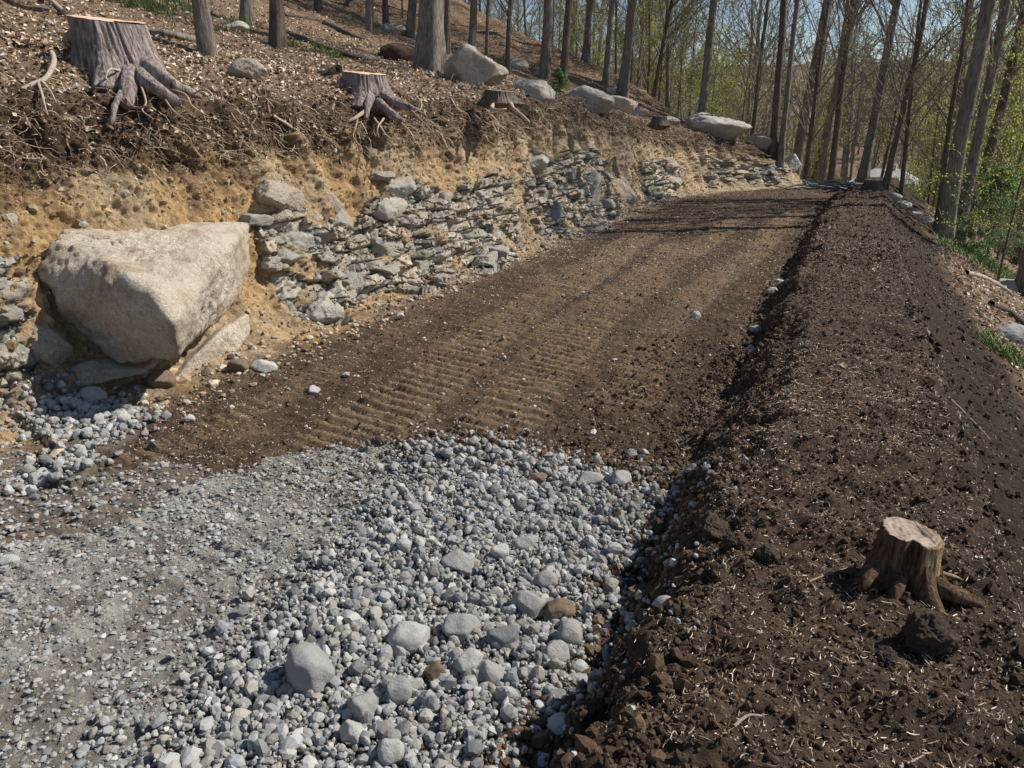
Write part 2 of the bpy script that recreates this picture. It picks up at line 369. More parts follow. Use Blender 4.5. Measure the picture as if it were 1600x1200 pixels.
def bankmat():
    m = tinted('bank_soil', s1=22, s2=110, con=.34, bump=1., bd=.03); t = m.node_tree; b = t.nodes['Principled BSDF']
    col = b.inputs['Base Color'].links[0].from_socket; nor = b.inputs['Normal'].links[0].from_socket
    at = [n for n in t.nodes if n.type == 'ATTRIBUTE'][0]
    tc = t.nodes.new('ShaderNodeTexCoord'); mp = t.nodes.new('ShaderNodeMapping'); mp.inputs['Rotation'].default_value = (0, 0, A); mp.inputs['Scale'].default_value = (.9, 2.5, 8.)
    nn = t.nodes.new('ShaderNodeTexNoise'); nn.inputs['Scale'].default_value = 3.; nn.inputs['Detail'].default_value = 4; t.links.new(tc.outputs['Object'], nn.inputs['Vector'])
    ad = t.nodes.new('ShaderNodeMix'); ad.data_type = 'RGBA'; ad.blend_type = 'LINEAR_LIGHT'; ad.inputs[0].default_value = .12; t.links.new(tc.outputs['Object'], ad.inputs[6]); t.links.new(nn.outputs['Color'], ad.inputs[7])
    t.links.new(ad.outputs[2], mp.inputs[0])
    v1 = t.nodes.new('ShaderNodeTexVoronoi'); v1.feature = 'DISTANCE_TO_EDGE'; v1.inputs['Scale'].default_value = 1.; t.links.new(mp.outputs[0], v1.inputs['Vector'])
    v2 = t.nodes.new('ShaderNodeTexVoronoi'); v2.feature = 'F1'; v2.inputs['Scale'].default_value = 1.; t.links.new(mp.outputs[0], v2.inputs['Vector'])
    v3 = t.nodes.new('ShaderNodeTexVoronoi'); v3.feature = 'DISTANCE_TO_EDGE'; v3.inputs['Scale'].default_value = 2.3; t.links.new(mp.outputs[0], v3.inputs['Vector'])
    e1 = ramp(t, v1.outputs['Distance'], [(0, G4(.30)), (.035, G4(.62)), (.08, G4(1.))]); e3 = ramp(t, v3.outputs['Distance'], [(0, G4(.72)), (.03, G4(1.))])
    sp_ = t.nodes.new('ShaderNodeSeparateColor'); t.links.new(v2.outputs['Color'], sp_.inputs[0])
    tone = ramp(t, sp_.outputs[0], [(0, (.78, .76, .74, 1)), (.4, (1., .98, .95, 1)), (.7, (1.1, 1.04, .94, 1)), (1, (1.35, 1.32, 1.25, 1))])
    k = mixc(t, mixc(t, e1, e3, 1., 'MULTIPLY'), tone, 1., 'MULTIPLY'); cc = mixc(t, col, k, 1., 'MULTIPLY')
    fin = mixc(t, col, cc, at.outputs['Alpha']); t.links.new(fin, b.inputs['Base Color'])
    hm = mixc(t, ramp(t, v1.outputs['Distance'], [(0, G4(0)), (.12, G4(1))]), sp_.outputs[1], .4)
    mm = t.nodes.new('ShaderNodeMath'); mm.operation = 'MULTIPLY'; t.links.new(hm, mm.inputs[0]); t.links.new(at.outputs['Alpha'], mm.inputs[1])
    bn = t.nodes.new('ShaderNodeBump'); bn.inputs['Strength'].default_value = 1.; bn.inputs['Distance'].default_value = .07; t.links.new(mm.outputs[0], bn.inputs['Height']); t.links.new(nor, bn.inputs['Normal']); t.links.new(bn.outputs[0], b.inputs['Normal'])
    return m
M_BANK = bankmat()
M_GRAVEL = tinted('gravel_stone', rough=.85, s1=60, s2=260, con=.14, bump=.5, bd=.002, island=.22)
M_CLOD = tinted('dirt_clod', s1=70, s2=260, con=.4, bump=1., bd=.012, island=.25)
M_FIBRE = tinted('fibre', rough=.8, s1=40, s2=200, con=.15, bump=.2, bd=.002, island=.3)
M_ROOT = tinted('root_bark', rough=.85, s1=40, s2=160, con=.3, bump=.8, bd=.006)
M_LEAF = tinted('dry_leaf', rough=.6, s1=30, s2=100, con=.15, bump=.2, bd=.002, island=.42, spec=.35)
def rockmat(name, base_, dark, stain, scale=1., con=1.):
    m, t, b = newmat(name); v = coords(t); n1 = nz(t, 4 * scale, 8, .65, v, .4); n2 = nz(t, 28 * scale, 8, .7, v); n3 = nz(t, 120 * scale, 4, .6, v)
    c = ramp(t, n1, [(.3, base_), (.52, tuple(x * .86 for x in base_[:3]) + (1,)), (.68, stain)])
    c = mixc(t, c, dark, ramp(t, n2, [(.52, G4(0)), (.72, G4(.55 * con))]))
    c = mixc(t, c, ramp(t, n3, [(.3, G4(.68)), (.7, G4(1.25))]), 1., 'MULTIPLY')
    t.links.new(c, b.inputs['Base Color']); b.inputs['Roughness'].default_value = .88; b.inputs['Specular IOR Level'].default_value = .25
    bumpn(t, b, [(n1, .8, .08 / scale), (n2, 1., .035 / scale), (n3, .9, .008 / scale)])
    return m
M_TAN = rockmat('tan_rock', (.58, .50, .40, 1), (.28, .22, .165, 1), (.50, .38, .25, 1), 1., 1.3)
M_GREYR = rockmat('grey_rock', (.41, .385, .34, 1), (.25, .225, .19, 1), (.44, .34, .22, 1), 2., 1.2)
M_BOULD = rockmat('boulder_rock', (.78, .675, .54, 1), (.36, .28, .20, 1), (.46, .33, .215, 1), .9, 1.35)
M_LEDGE = rockmat('ledge_rock', (.44, .415, .37, 1), (.22, .20, .165, 1), (.43, .33, .21, 1), 2.2, 1.3)
M_PALER = rockmat('pale_rock', (.52, .485, .43, 1), (.28, .255, .215, 1), (.45, .36, .26, 1), 2., 1.3)
M_COB = rockmat('cobble_rock', (.42, .415, .40, 1), (.24, .235, .225, 1), (.38, .355, .32, 1), 6., .8)
M_COBP = rockmat('pale_cobble_rock', (.56, .55, .52, 1), (.36, .35, .33, 1), (.50, .47, .42, 1), 6., .5)
M_COBD = rockmat('dark_cobble_rock', (.24, .245, .25, 1), (.13, .13, .13, 1), (.26, .24, .21, 1), 6., .8)
M_COBB = rockmat('brown_cobble_rock', (.24, .175, .125, 1), (.13, .09, .065, 1), (.30, .22, .15, 1), 6., .8)
M_CLODB = rockmat('clod_soil', (.085, .058, .042, 1), (.045, .03, .022, 1), (.10, .07, .05, 1), 8., .8)
def barkmat(name, c1, c2, moss=None, vs=1., ring=26):
    m, t, b = newmat(name); v = coords(t, (ring, ring, ring * .2)); n1 = nz(t, vs, 6, .65, v, .6)
    v2 = coords(t); n2 = nz(t, 2.2, 5, .6, v2); n3 = nz(t, 60, 4, .6, v2)
    c = ramp(t, n1, [(.34, c1), (.62, c2)])
    c = mixc(t, c, ramp(t, n2, [(.3, G4(.75)), (.7, G4(1.25))]), 1., 'MULTIPLY')
    if moss: c = mixc(t, c, moss, ramp(t, n2, [(.60, G4(0)), (.72, G4(.6))]))
    t.links.new(c, b.inputs['Base Color']); b.inputs['Roughness'].default_value = .92; b.inputs['Specular IOR Level'].default_value = .15
    bumpn(t, b, [(n1, 1., .035), (n3, .5, .006)])
    return m
M_BARK = barkmat('grey_bark', (.11, .09, .075, 1), (.32, .28, .24, 1))
M_BARKD = barkmat('dark_bark', (.065, .05, .04, 1), (.21, .172, .14, 1), (.11, .12, .05, 1))
M_STUMPB = barkmat('stump_bark', (.085, .06, .052, 1), (.40, .335, .31, 1), None, 1., 30)
M_RED = barkmat('split_wood', (.05, .034, .025, 1), (.26, .155, .092, 1), None, 1., 60)
M_HONEY = barkmat('bare_wood', (.26, .16, .08, 1), (.58, .42, .25, 1), None, 1., 60)
def cutmat(name, a, b_, c_):
    m, t, b = newmat(name); v = coords(t); w_ = t.nodes.new('ShaderNodeTexWave'); w_.wave_type = 'RINGS'; w_.rings_direction = 'Z'
    w_.inputs['Scale'].default_value = 14; w_.inputs['Distortion'].default_value = 2.; w_.inputs['Detail'].default_value = 3; t.links.new(v, w_.inputs[0])
    n = nz(t, 5, 4, .6, v); n2 = nz(t, 90, 4, .6, v)
    c = ramp(t, n, [(.35, a), (.5, b_), (.68, c_)])
    c = mixc(t, c, ramp(t, w_.outputs[0], [(0, G4(.9)), (1, G4(1.04))]), 1., 'MULTIPLY')
    t.links.new(c, b.inputs['Base Color']); b.inputs['Roughness'].default_value = .7
    bumpn(t, b, [(w_.outputs[0], .3, .004), (n2, .5, .003)]); return m
M_CUT = cutmat('fresh_cut', (.80, .62, .44, 1), (.74, .50, .33, 1), (.58, .31, .18, 1))
M_CUTD = cutmat('weathered_cut', (.36, .27, .20, 1), (.26, .18, .13, 1), (.14, .085, .06, 1))
def leafmat(name, cols, tr=.35):
    m, t, b = newmat(name); g = t.nodes.new('ShaderNodeNewGeometry'); n = len(cols)
    c = ramp(t, g.outputs['Random Per Island'], [(i / (n - 1), x) for i, x in enumerate(cols)])
    t.links.new(c, b.inputs['Base Color']); b.inputs['Roughness'].default_value = .55
    tb = t.nodes.new('ShaderNodeBsdfTranslucent'); t.links.new(c, tb.inputs[0]); mx = t.nodes.new('ShaderNodeMixShader'); mx.inputs[0].default_value = tr
    t.links.new(b.outputs[0], mx.inputs[1]); t.links.new(tb.outputs[0], mx.inputs[2]); t.links.new(mx.outputs[0], t.nodes['Material Output'].inputs[0])
    return m
M_SPRING = leafmat('spring_leaf', [(.33, .32, .10, 1), (.44, .44, .13, 1), (.27, .29, .09, 1), (.38, .31, .15, 1)], .4)
M_BRIGHT = leafmat('bright_leaf', [(.42, .52, .07, 1), (.56, .64, .10, 1), (.34, .46, .07, 1)], .5)
M_GREEN = leafmat('evergreen_leaf', [(.10, .18, .06, 1), (.16, .27, .09, 1), (.22, .34, .12, 1)], .35)
M_GRASS = leafmat('grass_blade', [(.12, .19, .04, 1), (.20, .29, .07, 1), (.27, .31, .11, 1)], .3)
M_TWIG, _t, _b = newmat('twig'); _b.inputs['Roughness'].default_value = .9
_t.links.new(ramp(_t, nz(_t, .4, 2, .5, coords(_t)), [(.35, (.17, .14, .11, 1)), (.65, (.30, .25, .195, 1))]), _b.inputs['Base Color'])

# ------------------------------------------------------------------ the ground strips (hillside, cut bank, road, berm, slope)
S = list(np.arange(-4, .5, .2)); x = .5
while x < 34: S.append(x); x += max(.007, .0034 * x)
S = np.array(S)
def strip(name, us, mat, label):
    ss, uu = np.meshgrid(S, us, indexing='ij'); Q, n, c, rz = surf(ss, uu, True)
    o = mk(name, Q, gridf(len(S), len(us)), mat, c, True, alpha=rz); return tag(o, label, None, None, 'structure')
def ulin(*seg): return np.unique(np.concatenate([np.linspace(a, b, k) for a, b, k in seg]))
strip('hillside', ulin((0, .55, 45), (.55, .8, 80), (.8, 1.0, 110), (1.0, 1.15, 30)), M_SOIL, 'leaf strewn hillside rising above the cut bank')
strip('cut_bank', ulin((1.15, 1.42, 50), (1.42, 1.8, 90), (1.8, 3.0, 150)), M_BANK, 'ochre subsoil cut bank with dark topsoil along its lip')
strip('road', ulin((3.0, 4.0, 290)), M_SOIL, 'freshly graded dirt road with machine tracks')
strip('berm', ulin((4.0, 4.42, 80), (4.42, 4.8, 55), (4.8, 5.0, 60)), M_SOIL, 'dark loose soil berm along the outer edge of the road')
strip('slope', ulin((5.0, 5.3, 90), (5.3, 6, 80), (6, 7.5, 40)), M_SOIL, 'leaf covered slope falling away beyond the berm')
# far ground beyond the strips
ss = np.concatenate([np.arange(33.6, 80, 1.5), np.geomspace(80, 420, 40)]); tt = np.concatenate([-np.geomspace(300, 20, 50), np.linspace(-18, 45, 50), np.geomspace(48, 300, 30)])
s2, t2 = np.meshgrid(ss, tt, indexing='ij'); u2 = uof(s2, t2); _, z2 = base(s2, u2); X2, Y2 = st2xy(s2, t2)
z2 = np.minimum(z2, 26 + 3 * fbm(np.stack([s2 * .01, t2 * .01, 0 * s2], -1), 2)) + .5 * fbm(np.stack([s2 * .1, t2 * .1, 0 * s2], -1), 2)
tag(mk('valley', np.stack([X2, Y2, z2], -1), gridf(len(ss), len(tt)), M_SOIL, np.zeros((s2.size, 3)) + np.array([.17, .125, .08]), True), 'leaf covered woodland floor across the valley', None, None, 'structure')
def farz(s, t):
    _, z = base(s, uof(s, t)); return np.minimum(z, 26)

# ------------------------------------------------------------------ embedded rock of the cut bank
def rock_mesh(name, seed, dims, mat, loc, rot, sub=4, planes=16, soft=.02, rough=.05, parent=None, lo=.62, hi=.95, smooth=True):
    g = np.random.default_rng(seed); D, Fc = ICO[sub]; r = facet(D, g, planes, soft, lo, hi)
    V = D * r[:, None]; V *= np.array(dims)[None] / 2 / np.array([.82, .82, .82])
    sc = max(dims); q = V / sc * 3 + seed * 3.7
    w1 = fbm(q * .9 + 3, 2) * 4; stp = (np.floor(w1) + sm(w1 - np.floor(w1), .0, .2)) / 4
    V = V + D * (sc * rough * (fbm(q, 3, .6) * .6 + .7 * stp + .6 * fbm(q * 5, 3, .6)))[:, None]
    o = mk(name, V, Fc, mat, None, smooth, parent); o.location = loc; o.rotation_euler = rot; return o
def wall_rock(name, px, py, w_, h_, mat, seed, label, cat='rock', out=.25, depth=.8, tilt=0., group=None, **kw):
    s, u, k, p = hit(px, py); wd = w_ * k / F * 1.15; hd = h_ * k / F * 1.15; dp = max(wd, hd) * depth
    _, n = surf(np.array([s]), np.array([u])); q, n = _[0], n[0]
    nh = np.array([n[0], n[1], 0]); nh /= np.linalg.norm(nh)
    c = q + nh * (out - .5) * dp * .9
    ang = math.atan2(-(-nh[0]), -nh[1]) if False else math.atan2(nh[1], nh[0]) + math.pi / 2
    o = rock_mesh(name, seed, (wd, dp, hd), mat, c, (R(tilt), R(random.uniform(-6, 6)), ang), **kw)
    return tag(o, label, cat, group)
WR = [ # px,py,w,h,mat,label
 (432,317,72,37,'T','tan rounded block low in the cut face, just right of and above the big boulder'),
 (521,315,30,30,'G','small square dark-faced block right of the tan rounded block'),
 (541,349,42,34,'G','jutting grey block with a dark hollow under it, in the first ledge'),
 (538,416,34,26,'T','tan wedge stone jutting above a dark gap near the bank foot'),
 (559,441,34,26,'G','rounded grey stone just below the tan wedge stone'),
 (596,279,38,12,'G','thin flat slab sticking out at the top of the middle ledge'),
 (622,300,48,26,'P','pale rounded stone under the thin flat slab'),
 (612,329,64,28,'P','wide pale slab casting a dark shadow in the middle ledge'),
 (653,390,52,62,'T','tall smooth tan slab face flush in the middle ledge'),
 (650,440,64,28,'P','wide pale stone below the tall tan slab at the bank foot'),
 (612,392,46,32,'G','grey block left of the tall tan slab'),
 (520,484,58,38,'P','pale broad stone at the bank foot beneath the first ledge'),
 (475,452,64,34,'P','long pale stone low in the first ledge'),
 (472,380,80,28,'P','long flat pale bed in the middle of the first ledge'),
 (440,408,52,26,'G','wedge shaped grey stone at the left end of the first ledge'),
 (704,312,40,18,'G','small grey stone jutting from the face right of the middle ledge'),
 (840,260,44,24,'P','square pale block at the top left of the far ledge'),
 (868,332,34,34,'D','dark square block in the far ledge'),
 (934,308,38,66,'P','tall bluish pale slab at the right end of the far ledge'),
 (978,306,34,60,'T','tall cream slab right of the far ledge'),
 (1022,262,24,14,'T','small tan block in the distant twin stack, left one'),
 (1052,262,24,16,'T','small tan block in the distant twin stack, right one'),
 (1054,287,26,18,'T','tan block below the right one of the distant twin stack'),
 (75,545,58,46,'T','hollow-sided tan rock left of and below the big boulder'),
 (28,562,46,34,'G','grey angular rock at the bank foot by the photo edge'),
 (-2,632,52,80,'P','upright whitish rock cut off by the left photo edge'),
 (25,345,26,26,'T','small tan stone high in the ochre soil left of the big boulder'),
 (180,578,150,34,'T','low flat brown-tan rock lying in the shade beneath the big boulder'),
]
MM = {'T': M_TAN, 'G': M_GREYR, 'P': M_PALER, 'D': M_COBD}
for i, (px, py, a, b_, m, lb) in enumerate(WR):
    wall_rock('embedded_rock', px, py, a, b_, MM[m], 100 + i, lb, out=.24 if b_ < 50 else .08, depth=.75, group='rocks embedded in the cut bank',
              sub=5, planes=18, soft=.016)
def boxy(D, g):
    N = np.array([[1,0,0],[-1,0,0],[0,1,0],[0,-1,0],[0,0,1],[0,0,-1]], float) + g.normal(size=(6, 3)) * .16
    M = g.normal(size=(5, 3)); N = np.concatenate([N / np.linalg.norm(N, axis=1)[:, None], M / np.linalg.norm(M, axis=1)[:, None]])
    h = np.concatenate([g.uniform(.72, .9, 6), g.uniform(.8, 1.15, 5)]); c = D @ N.T; r = np.where(c > .05, h / np.maximum(c, .05), 9)
    m = r.min(1, keepdims=True); return m[:, 0] - .014 * np.log(np.sum(np.exp(-(r - m) / .014), 1))
# bedrock ledges: many joints and beds in one body each
def ledge(poly, n, label, seed, wpx=(16, 44)):
    g = np.random.default_rng(seed); xs = [p[0] for p in poly]; ys = [p[1] for p in poly]; D, Fc = ICO[4]; parts = []
    c = 0; e = None
    while c < n:
        px, py = g.uniform(min(xs), max(xs)), g.uniform(min(ys), max(ys))
        if not inpoly(np.array([px]), np.array([py]), poly)[0]: continue
        c += 1; s, u, k, p = hit(px, py); q, nn = surf(np.array([s]), np.array([u])); q = q[0]; nh = nn[0].copy(); nh[2] = 0; nh /= np.linalg.norm(nh)
        wd = g.uniform(*wpx) * k / F * g.uniform(.8, 1.3); hd = wd * g.uniform(.22, .5); dp = wd * g.uniform(.6, .9)
        r = boxy(D, g); V = D * r[:, None] * np.array([wd, dp, hd]) / 1.75
        V = V + D * (wd * .07 * fbm(V / wd * 4 + seed + c, 4, .6))[:, None]
        ax = np.array([-nh[1], nh[0], 0]); tl = g.uniform(-.1, .1); up = np.array([0, 0, 1.]) + ax * tl; up /= np.linalg.norm(up); ax = np.cross(nh, up) * -1
        V = V @ np.stack([ax, nh, up]) + q + nh * (g.uniform(.0, .40) - .50) * dp
        if e is None: e = empty('rock_ledge', q, label, 'rock ledge', 'bedrock ledges in the cut bank'); org = q
        mk('block', V - org, Fc, M_LEDGE, None, True, e)
ledge([(400,345),(500,338),(560,348),(575,420),(560,470),(547,500),(480,512),(440,470),(412,400)], 24, 'stacked grey bedrock ledge right of the big boulder', 11)
ledge([(578,300),(620,285),(700,292),(800,268),(812,330),(805,410),(740,430),(660,457),(600,455),(580,400)], 36, 'broad broken grey bedrock ledge in the middle of the bank', 12, (14, 38))
ledge([(820,250),(880,238),(940,240),(962,280),(960,345),(880,370),(840,362),(825,310)], 24, 'far pale grey bedrock ledge with dark hollows', 13, (12, 30))
ledge([(1000,250),(1060,245),(1078,300),(1012,322)], 10, 'small distant tan ledge before the bank narrows', 14, (10, 20))
ledge([(1100,252),(1160,250),(1225,264),(1222,285),(1110,292)], 14, 'low pale rock band at the far end of the bank', 15, (8, 18))
ledge([(-60,400),(30,400),(50,500),(45,560),(0,620),(-60,640)], 10, 'rough purplish grey ledge at the left photo edge', 16, (20, 46))

# ------------------------------------------------------------------ the big boulder
import bmesh
def hull_rock(name, pts, mat, sub, rough, soft, seed, chips=None):
    bm = bmesh.new()
    for p in pts: bm.verts.new(p)
    r = bmesh.ops.convex_hull(bm, input=bm.verts); bm.normal_update()
    c = np.mean(pts, axis=0); N = []; H = []
    for f in bm.faces:
        n = np.array(f.normal[:]); q = np.array(f.verts[0].co[:]); h = float(n @ (q - c))
        if h < 0: n, h = -n, -h
        N.append(n); H.append(h)
    bm.free(); N = np.array(N); H = np.array(H); D, Fc = ICO[sub]
    cc = D @ N.T; r = np.where(cc > .03, H / np.maximum(cc, .03), 9); m = r.min(1, keepdims=True)
    rr = m[:, 0] - soft * np.log(np.sum(np.exp(-(r - m) / soft), 1)); V = D * rr[:, None]
    q = V * 2.2 + seed
    rid = 1 - np.abs(fbm(q * 1.7, 3)) * 2
    w1 = fbm(q * 1.25 + 3, 2) * 4.2; stp = (np.floor(w1) + sm(w1 - np.floor(w1), .0, .16)) / 4.2
    crk = np.exp(-(fbm(q * 1.1 + 40, 3) / .018) ** 2)
    V = V + D * (rough * (.35 * fbm(q, 3) + .85 * stp + .18 * rid + .6 * fbm(q * 4, 4, .62) - .28 * crk))[:, None]
    if chips is not None: V = chips(V, D)
    o = mk(name, V, Fc, mat, None, True); o.location = c; return o
BP = [(98,364,4.85),(72,388,4.66),(64,432,4.6),(126,524,4.85),(168,556,4.85),(276,560,4.45),(270,508,4.05),(240,455,4.12),(172,410,4.38),(116,386,4.6),
      (306,425,4.75),(390,347,6.15),(392,412,6.25),(376,454,6.05),(305,492,4.9),(165,356,5.6),(300,362,6.0),(200,540,5.4),(330,500,6.2)]
bo = hull_rock('boulder', np.array([pt(*p) for p in BP]), M_BOULD, 6, .065, .008, 2.3)
tag(bo, 'huge pale tan boulder jutting from the foot of the ochre bank', 'boulder')
LP = [(262,588,5.12),(300,560,5.1),(330,530,5.25),(392,486,5.9),(394,520,5.85),(360,560,5.5),(270,606,5.0),(330,500,6.3),(240,600,5.8),(380,540,6.4)]
lo_ = hull_rock('boulder', np.array([pt(*p) for p in LP]), M_BOULD, 6, .03, .03, 7.1)
tag(lo_, 'long cream rock half buried beneath the right side of the huge boulder', 'boulder')

# ------------------------------------------------------------------ boulders on the bank top and on the slope
def field_rock(name, px, py, w_, h_, mat, seed, label, sink=.28, group=None, cat='boulder', rot=0, depth=.8, z=None, soft=.05, dk=None):
    """px,py = middle of the rock in view; it is set on the ground under its lower edge"""
    s, u, k, p = hit(px, py + h_ * .42)
    if dk: k = dk; p = pt(px, py + h_ * .42, k)
    q, n = surf(np.array([s]), np.array([u])); q = q[0] if not dk else p
    wd = w_ * k / F; hd = h_ * k / F * (.86 if w_ > 40 else 1.)
    c = q + np.array([0, wd * depth * .35, hd * (.5 - sink * .6)])
    o = rock_mesh(name, seed, (wd, wd * depth, hd * 1.12), mat, c, (0, 0, R(rot)), sub=5, planes=13, soft=soft * .45, rough=.045, lo=.7, hi=.98)
    return tag(o, label, cat, group)
GB = 'boulders along the top of the bank'
field_rock('boulder', 735, 109, 86, 60, M_TAN, 201, 'large slab-sided tan boulder beside the biggest tree on the bank top', group=GB)
field_rock('boulder', 832, 138, 66, 40, M_PALER, 202, 'smooth rounded boulder second along the bank top from the biggest tree', group=GB)
field_rock('boulder', 918, 151, 66, 40, M_PALER, 203, 'veined rounded boulder third along the bank top', group=GB)
field_rock('boulder', 970, 164, 42, 30, M_TAN, 204, 'smaller tan boulder touching the veined rounded boulder', group=GB)
field_rock('boulder', 1120, 199, 84, 38, M_PALER, 205, 'wide flat boulder hanging over the lip far along the bank', group=GB)
field_rock('boulder', 1190, 222, 32, 22, M_PALER, 206, 'small mottled boulder beyond the wide flat one', group=GB)
field_rock('boulder', 1238, 233, 24, 20, M_COBP, 207, 'small round boulder where the bank ends', group=GB)
field_rock('rock', 385, 113, 46, 34, M_TAN, 208, 'half-buried round rock between the two stumps', cat='rock')
field_rock('rock', 806, 104, 30, 15, M_PALER, 209, 'pale rock behind the smooth rounded boulder', cat='rock')
field_rock('rock', 842, 114, 20, 11, M_PALER, 210, 'tiny pale rock right of the one behind the rounded boulder', cat='rock')
field_rock('rock', 955, 141, 14, 9, M_COBP, 211, 'tiny pale stone by a trunk above the veined boulder', cat='rock')
field_rock('rock', 1000, 176, 22, 12, M_PALER, 220, 'low stone right of the smaller tan boulder', cat='rock')
field_rock('rock', 1045, 190, 30, 14, M_GREYR, 221, 'dark low rock before the wide flat boulder', cat='rock')
field_rock('rock', 368, 38, 30, 14, M_PALER, 212, 'greyish rock by a tree high on the hillside', cat='rock')
field_rock('rock', 612, 44, 34, 16, M_GREYR, 213, 'grey rock on the hillside behind the smaller stump', cat='rock')
field_rock('rock', 1582, 447, 36, 18, M_PALER, 214, 'pale rock at the right photo edge upslope of the blue-grey one', cat='rock')
field_rock('rock', 1590, 527, 62, 32, M_COB, 215, 'blue-grey rock lying in the leaves at the right photo edge', cat='rock')
for i, (px, py, ww, lb) in enumerate([(1398, 311, 20, 'first pale stone of the row past the far end of the berm'), (1413, 322, 18, 'second pale stone of the row along the berm edge'),
                                     (1433, 337, 18, 'third pale stone of the row along the berm edge'), (1456, 350, 22, 'pale stone at the foot of the thick leaning trunk, last of the row')]):
    field_rock('rock', px, py, ww, 11, M_COBP, 230 + i, lb, cat='rock', group='stones along the outer edge of the berm', sink=.2)

# ------------------------------------------------------------------ loose cobbles
CB = [(480,1066,76,66,'C','biggest round speckled cobble in the crushed gravel'),(718,994,50,38,'C','large rounded grey cobble right of the white angular one'),
(640,1004,52,34,'P','white angular cobble standing out in the gravel'),(788,1007,44,34,'D','dark grey cobble in the gravel right of the large rounded one'),
(565,1123,42,38,'C','round speckled cobble right of and below the biggest one'),(718,888,44,26,'C','flat oval cobble in the upper gravel'),
(632,864,24,22,'P','small pale cobble left of the flat oval one'),(820,857,30,20,'C','smooth cobble above and right of the flat oval one'),
(783,875,28,22,'P','pale round cobble between the flat oval and smooth ones'),(825,948,44,34,'C','left one of the paired cobbles near the gravel edge'),
(872,957,40,32,'B','brownish right one of the paired cobbles near the gravel edge'),(893,1000,34,34,'C','egg-shaped cobble below the paired ones'),
(866,1028,38,32,'C','broad cobble left of and below the egg-shaped one'),(903,1056,32,28,'C','mottled cobble at the right edge of the gravel'),
(905,1088,30,34,'C','upright cobble at the edge of gravel and dirt'),(995,978,32,26,'D','blue-grey cobble alone on the dark dirt'),
(1030,935,34,26,'C','two-tone cobble on the foot of the berm'),(888,1144,34,24,'P','pale cobble beside a brown dirt lump at the bottom'),
(683,1062,36,32,'B','brown-grey cobble in the lower gravel'),(733,1050,38,30,'P','pale cobble right of the brown-grey one'),
(765,1060,36,30,'C','grey cobble at the gravel edge under the dark one'),(622,1090,34,40,'C','tan-grey upright cobble in the lower gravel'),
(612,1184,36,34,'P','pale cobble at the bottom edge of the photo'),(552,1158,34,28,'P','angular pale cobble above the bottom edge'),
(922,752,34,20,'C','left one of two cobbles at the far gravel edge'),(970,758,32,20,'C','right one of two cobbles at the far gravel edge'),
(410,575,32,18,'P','pale cobble on the road by the bank foot'),(372,577,28,22,'B','brown cobble next to the pale one by the bank foot'),
(488,609,18,12,'P','small white stone on the dark road surface'),(1088,494,14,12,'P','small white stone in the middle of the far road'),
(1174,540,15,12,'P','white stone at the foot of the berm, nearest of a line'),(1186,517,16,12,'C','grey stone just beyond the white one at the berm foot'),
(1208,464,15,10,'P','pale stone farther along the berm foot'),(1218,438,14,9,'P','farthest pale stone of the line at the berm foot'),
(60,750,34,20,'P','smooth pale cobble left of the brown dirt, near the left edge'),(140,634,36,24,'C','square grey cobble atop the small gravel heap'),
(10,876,24,16,'P','white cobble cut by the left photo edge'),(248,600,36,26,'B','rusty brown cobble at the bank foot under the boulder'),
(840,752,26,16,'B','brown cobble in the far gravel'),(1008,705,12,8,'P','tiny white stone on dirt beyond the gravel'),
(293,656,16,12,'P','whitish stone on dirt right of the small heap'),(188,663,26,18,'P','pale stone on the right side of the small heap'),
(498,931,22,18,'P','pale little cobble where loose gravel meets packed gravel'),(856,912,30,22,'C','cobble above the paired ones')]
CM = {'C': M_COB, 'P': M_COBP, 'D': M_COBD, 'B': M_COBB}
for i, (px, py, a, b_, m, lb) in enumerate(CB):
    s, u, k, p = hit(px, py + b_ * .35); q, n = surf(np.array([s]), np.array([u])); q = q[0]; wd = a * k / F; hd = b_ * k / F
    lift_ = .018 if 640 > 0 and inpoly(np.array([s]), np.array([q[0]*ca-q[1]*sa]), LOOSE)[0] else 0
    o = rock_mesh('cobble', 300 + i, (wd, wd * .85, min(hd * 1.02, wd)), CM[m], q + np.array([0, wd * .25, hd * .22 + lift_]), (0, 0, R(random.uniform(-25, 25))), sub=4, planes=13, soft=.02, rough=.04, lo=.70, hi=.98)
    tag(o, lb, 'cobble', 'loose cobbles')
for i, (px, py, a, b_, lb) in enumerate([(1452,1000,62,60,'big dark soil clod in the shade below the broken stump'),(1030,828,38,26,'brown soil clod at the berm foot beside the gravel'),
        (925,1122,48,42,'round brown soil clod by the gravel near the bottom'),(1200,864,34,26,'rounded soil clod on the berm shoulder'),(1385,1035,34,26,'small dark clod left of and below the big one'),
        (1110,820,44,30,'rough clod sloughed onto the berm foot'),(1150,845,36,26,'crumbling clod on the berm shoulder'),(1340,905,26,18,'small clod left of the broken stump')]):
    s, u, k, p = hit(px, py + b_ * .3); q, n = surf(np.array([s]), np.array([u])); q = q[0]; wd = a * k / F; hd = b_ * k / F
    o = rock_mesh('soil_clod', 400 + i, (wd, wd * .8, hd), M_CLODB, q + np.array([0, wd * .15, hd * .28]), (0, 0, R(20 * i)), sub=5, planes=12, soft=.06, rough=.16, lo=.7, hi=1.)
    tag(o, lb, 'soil clod', 'soil clods')

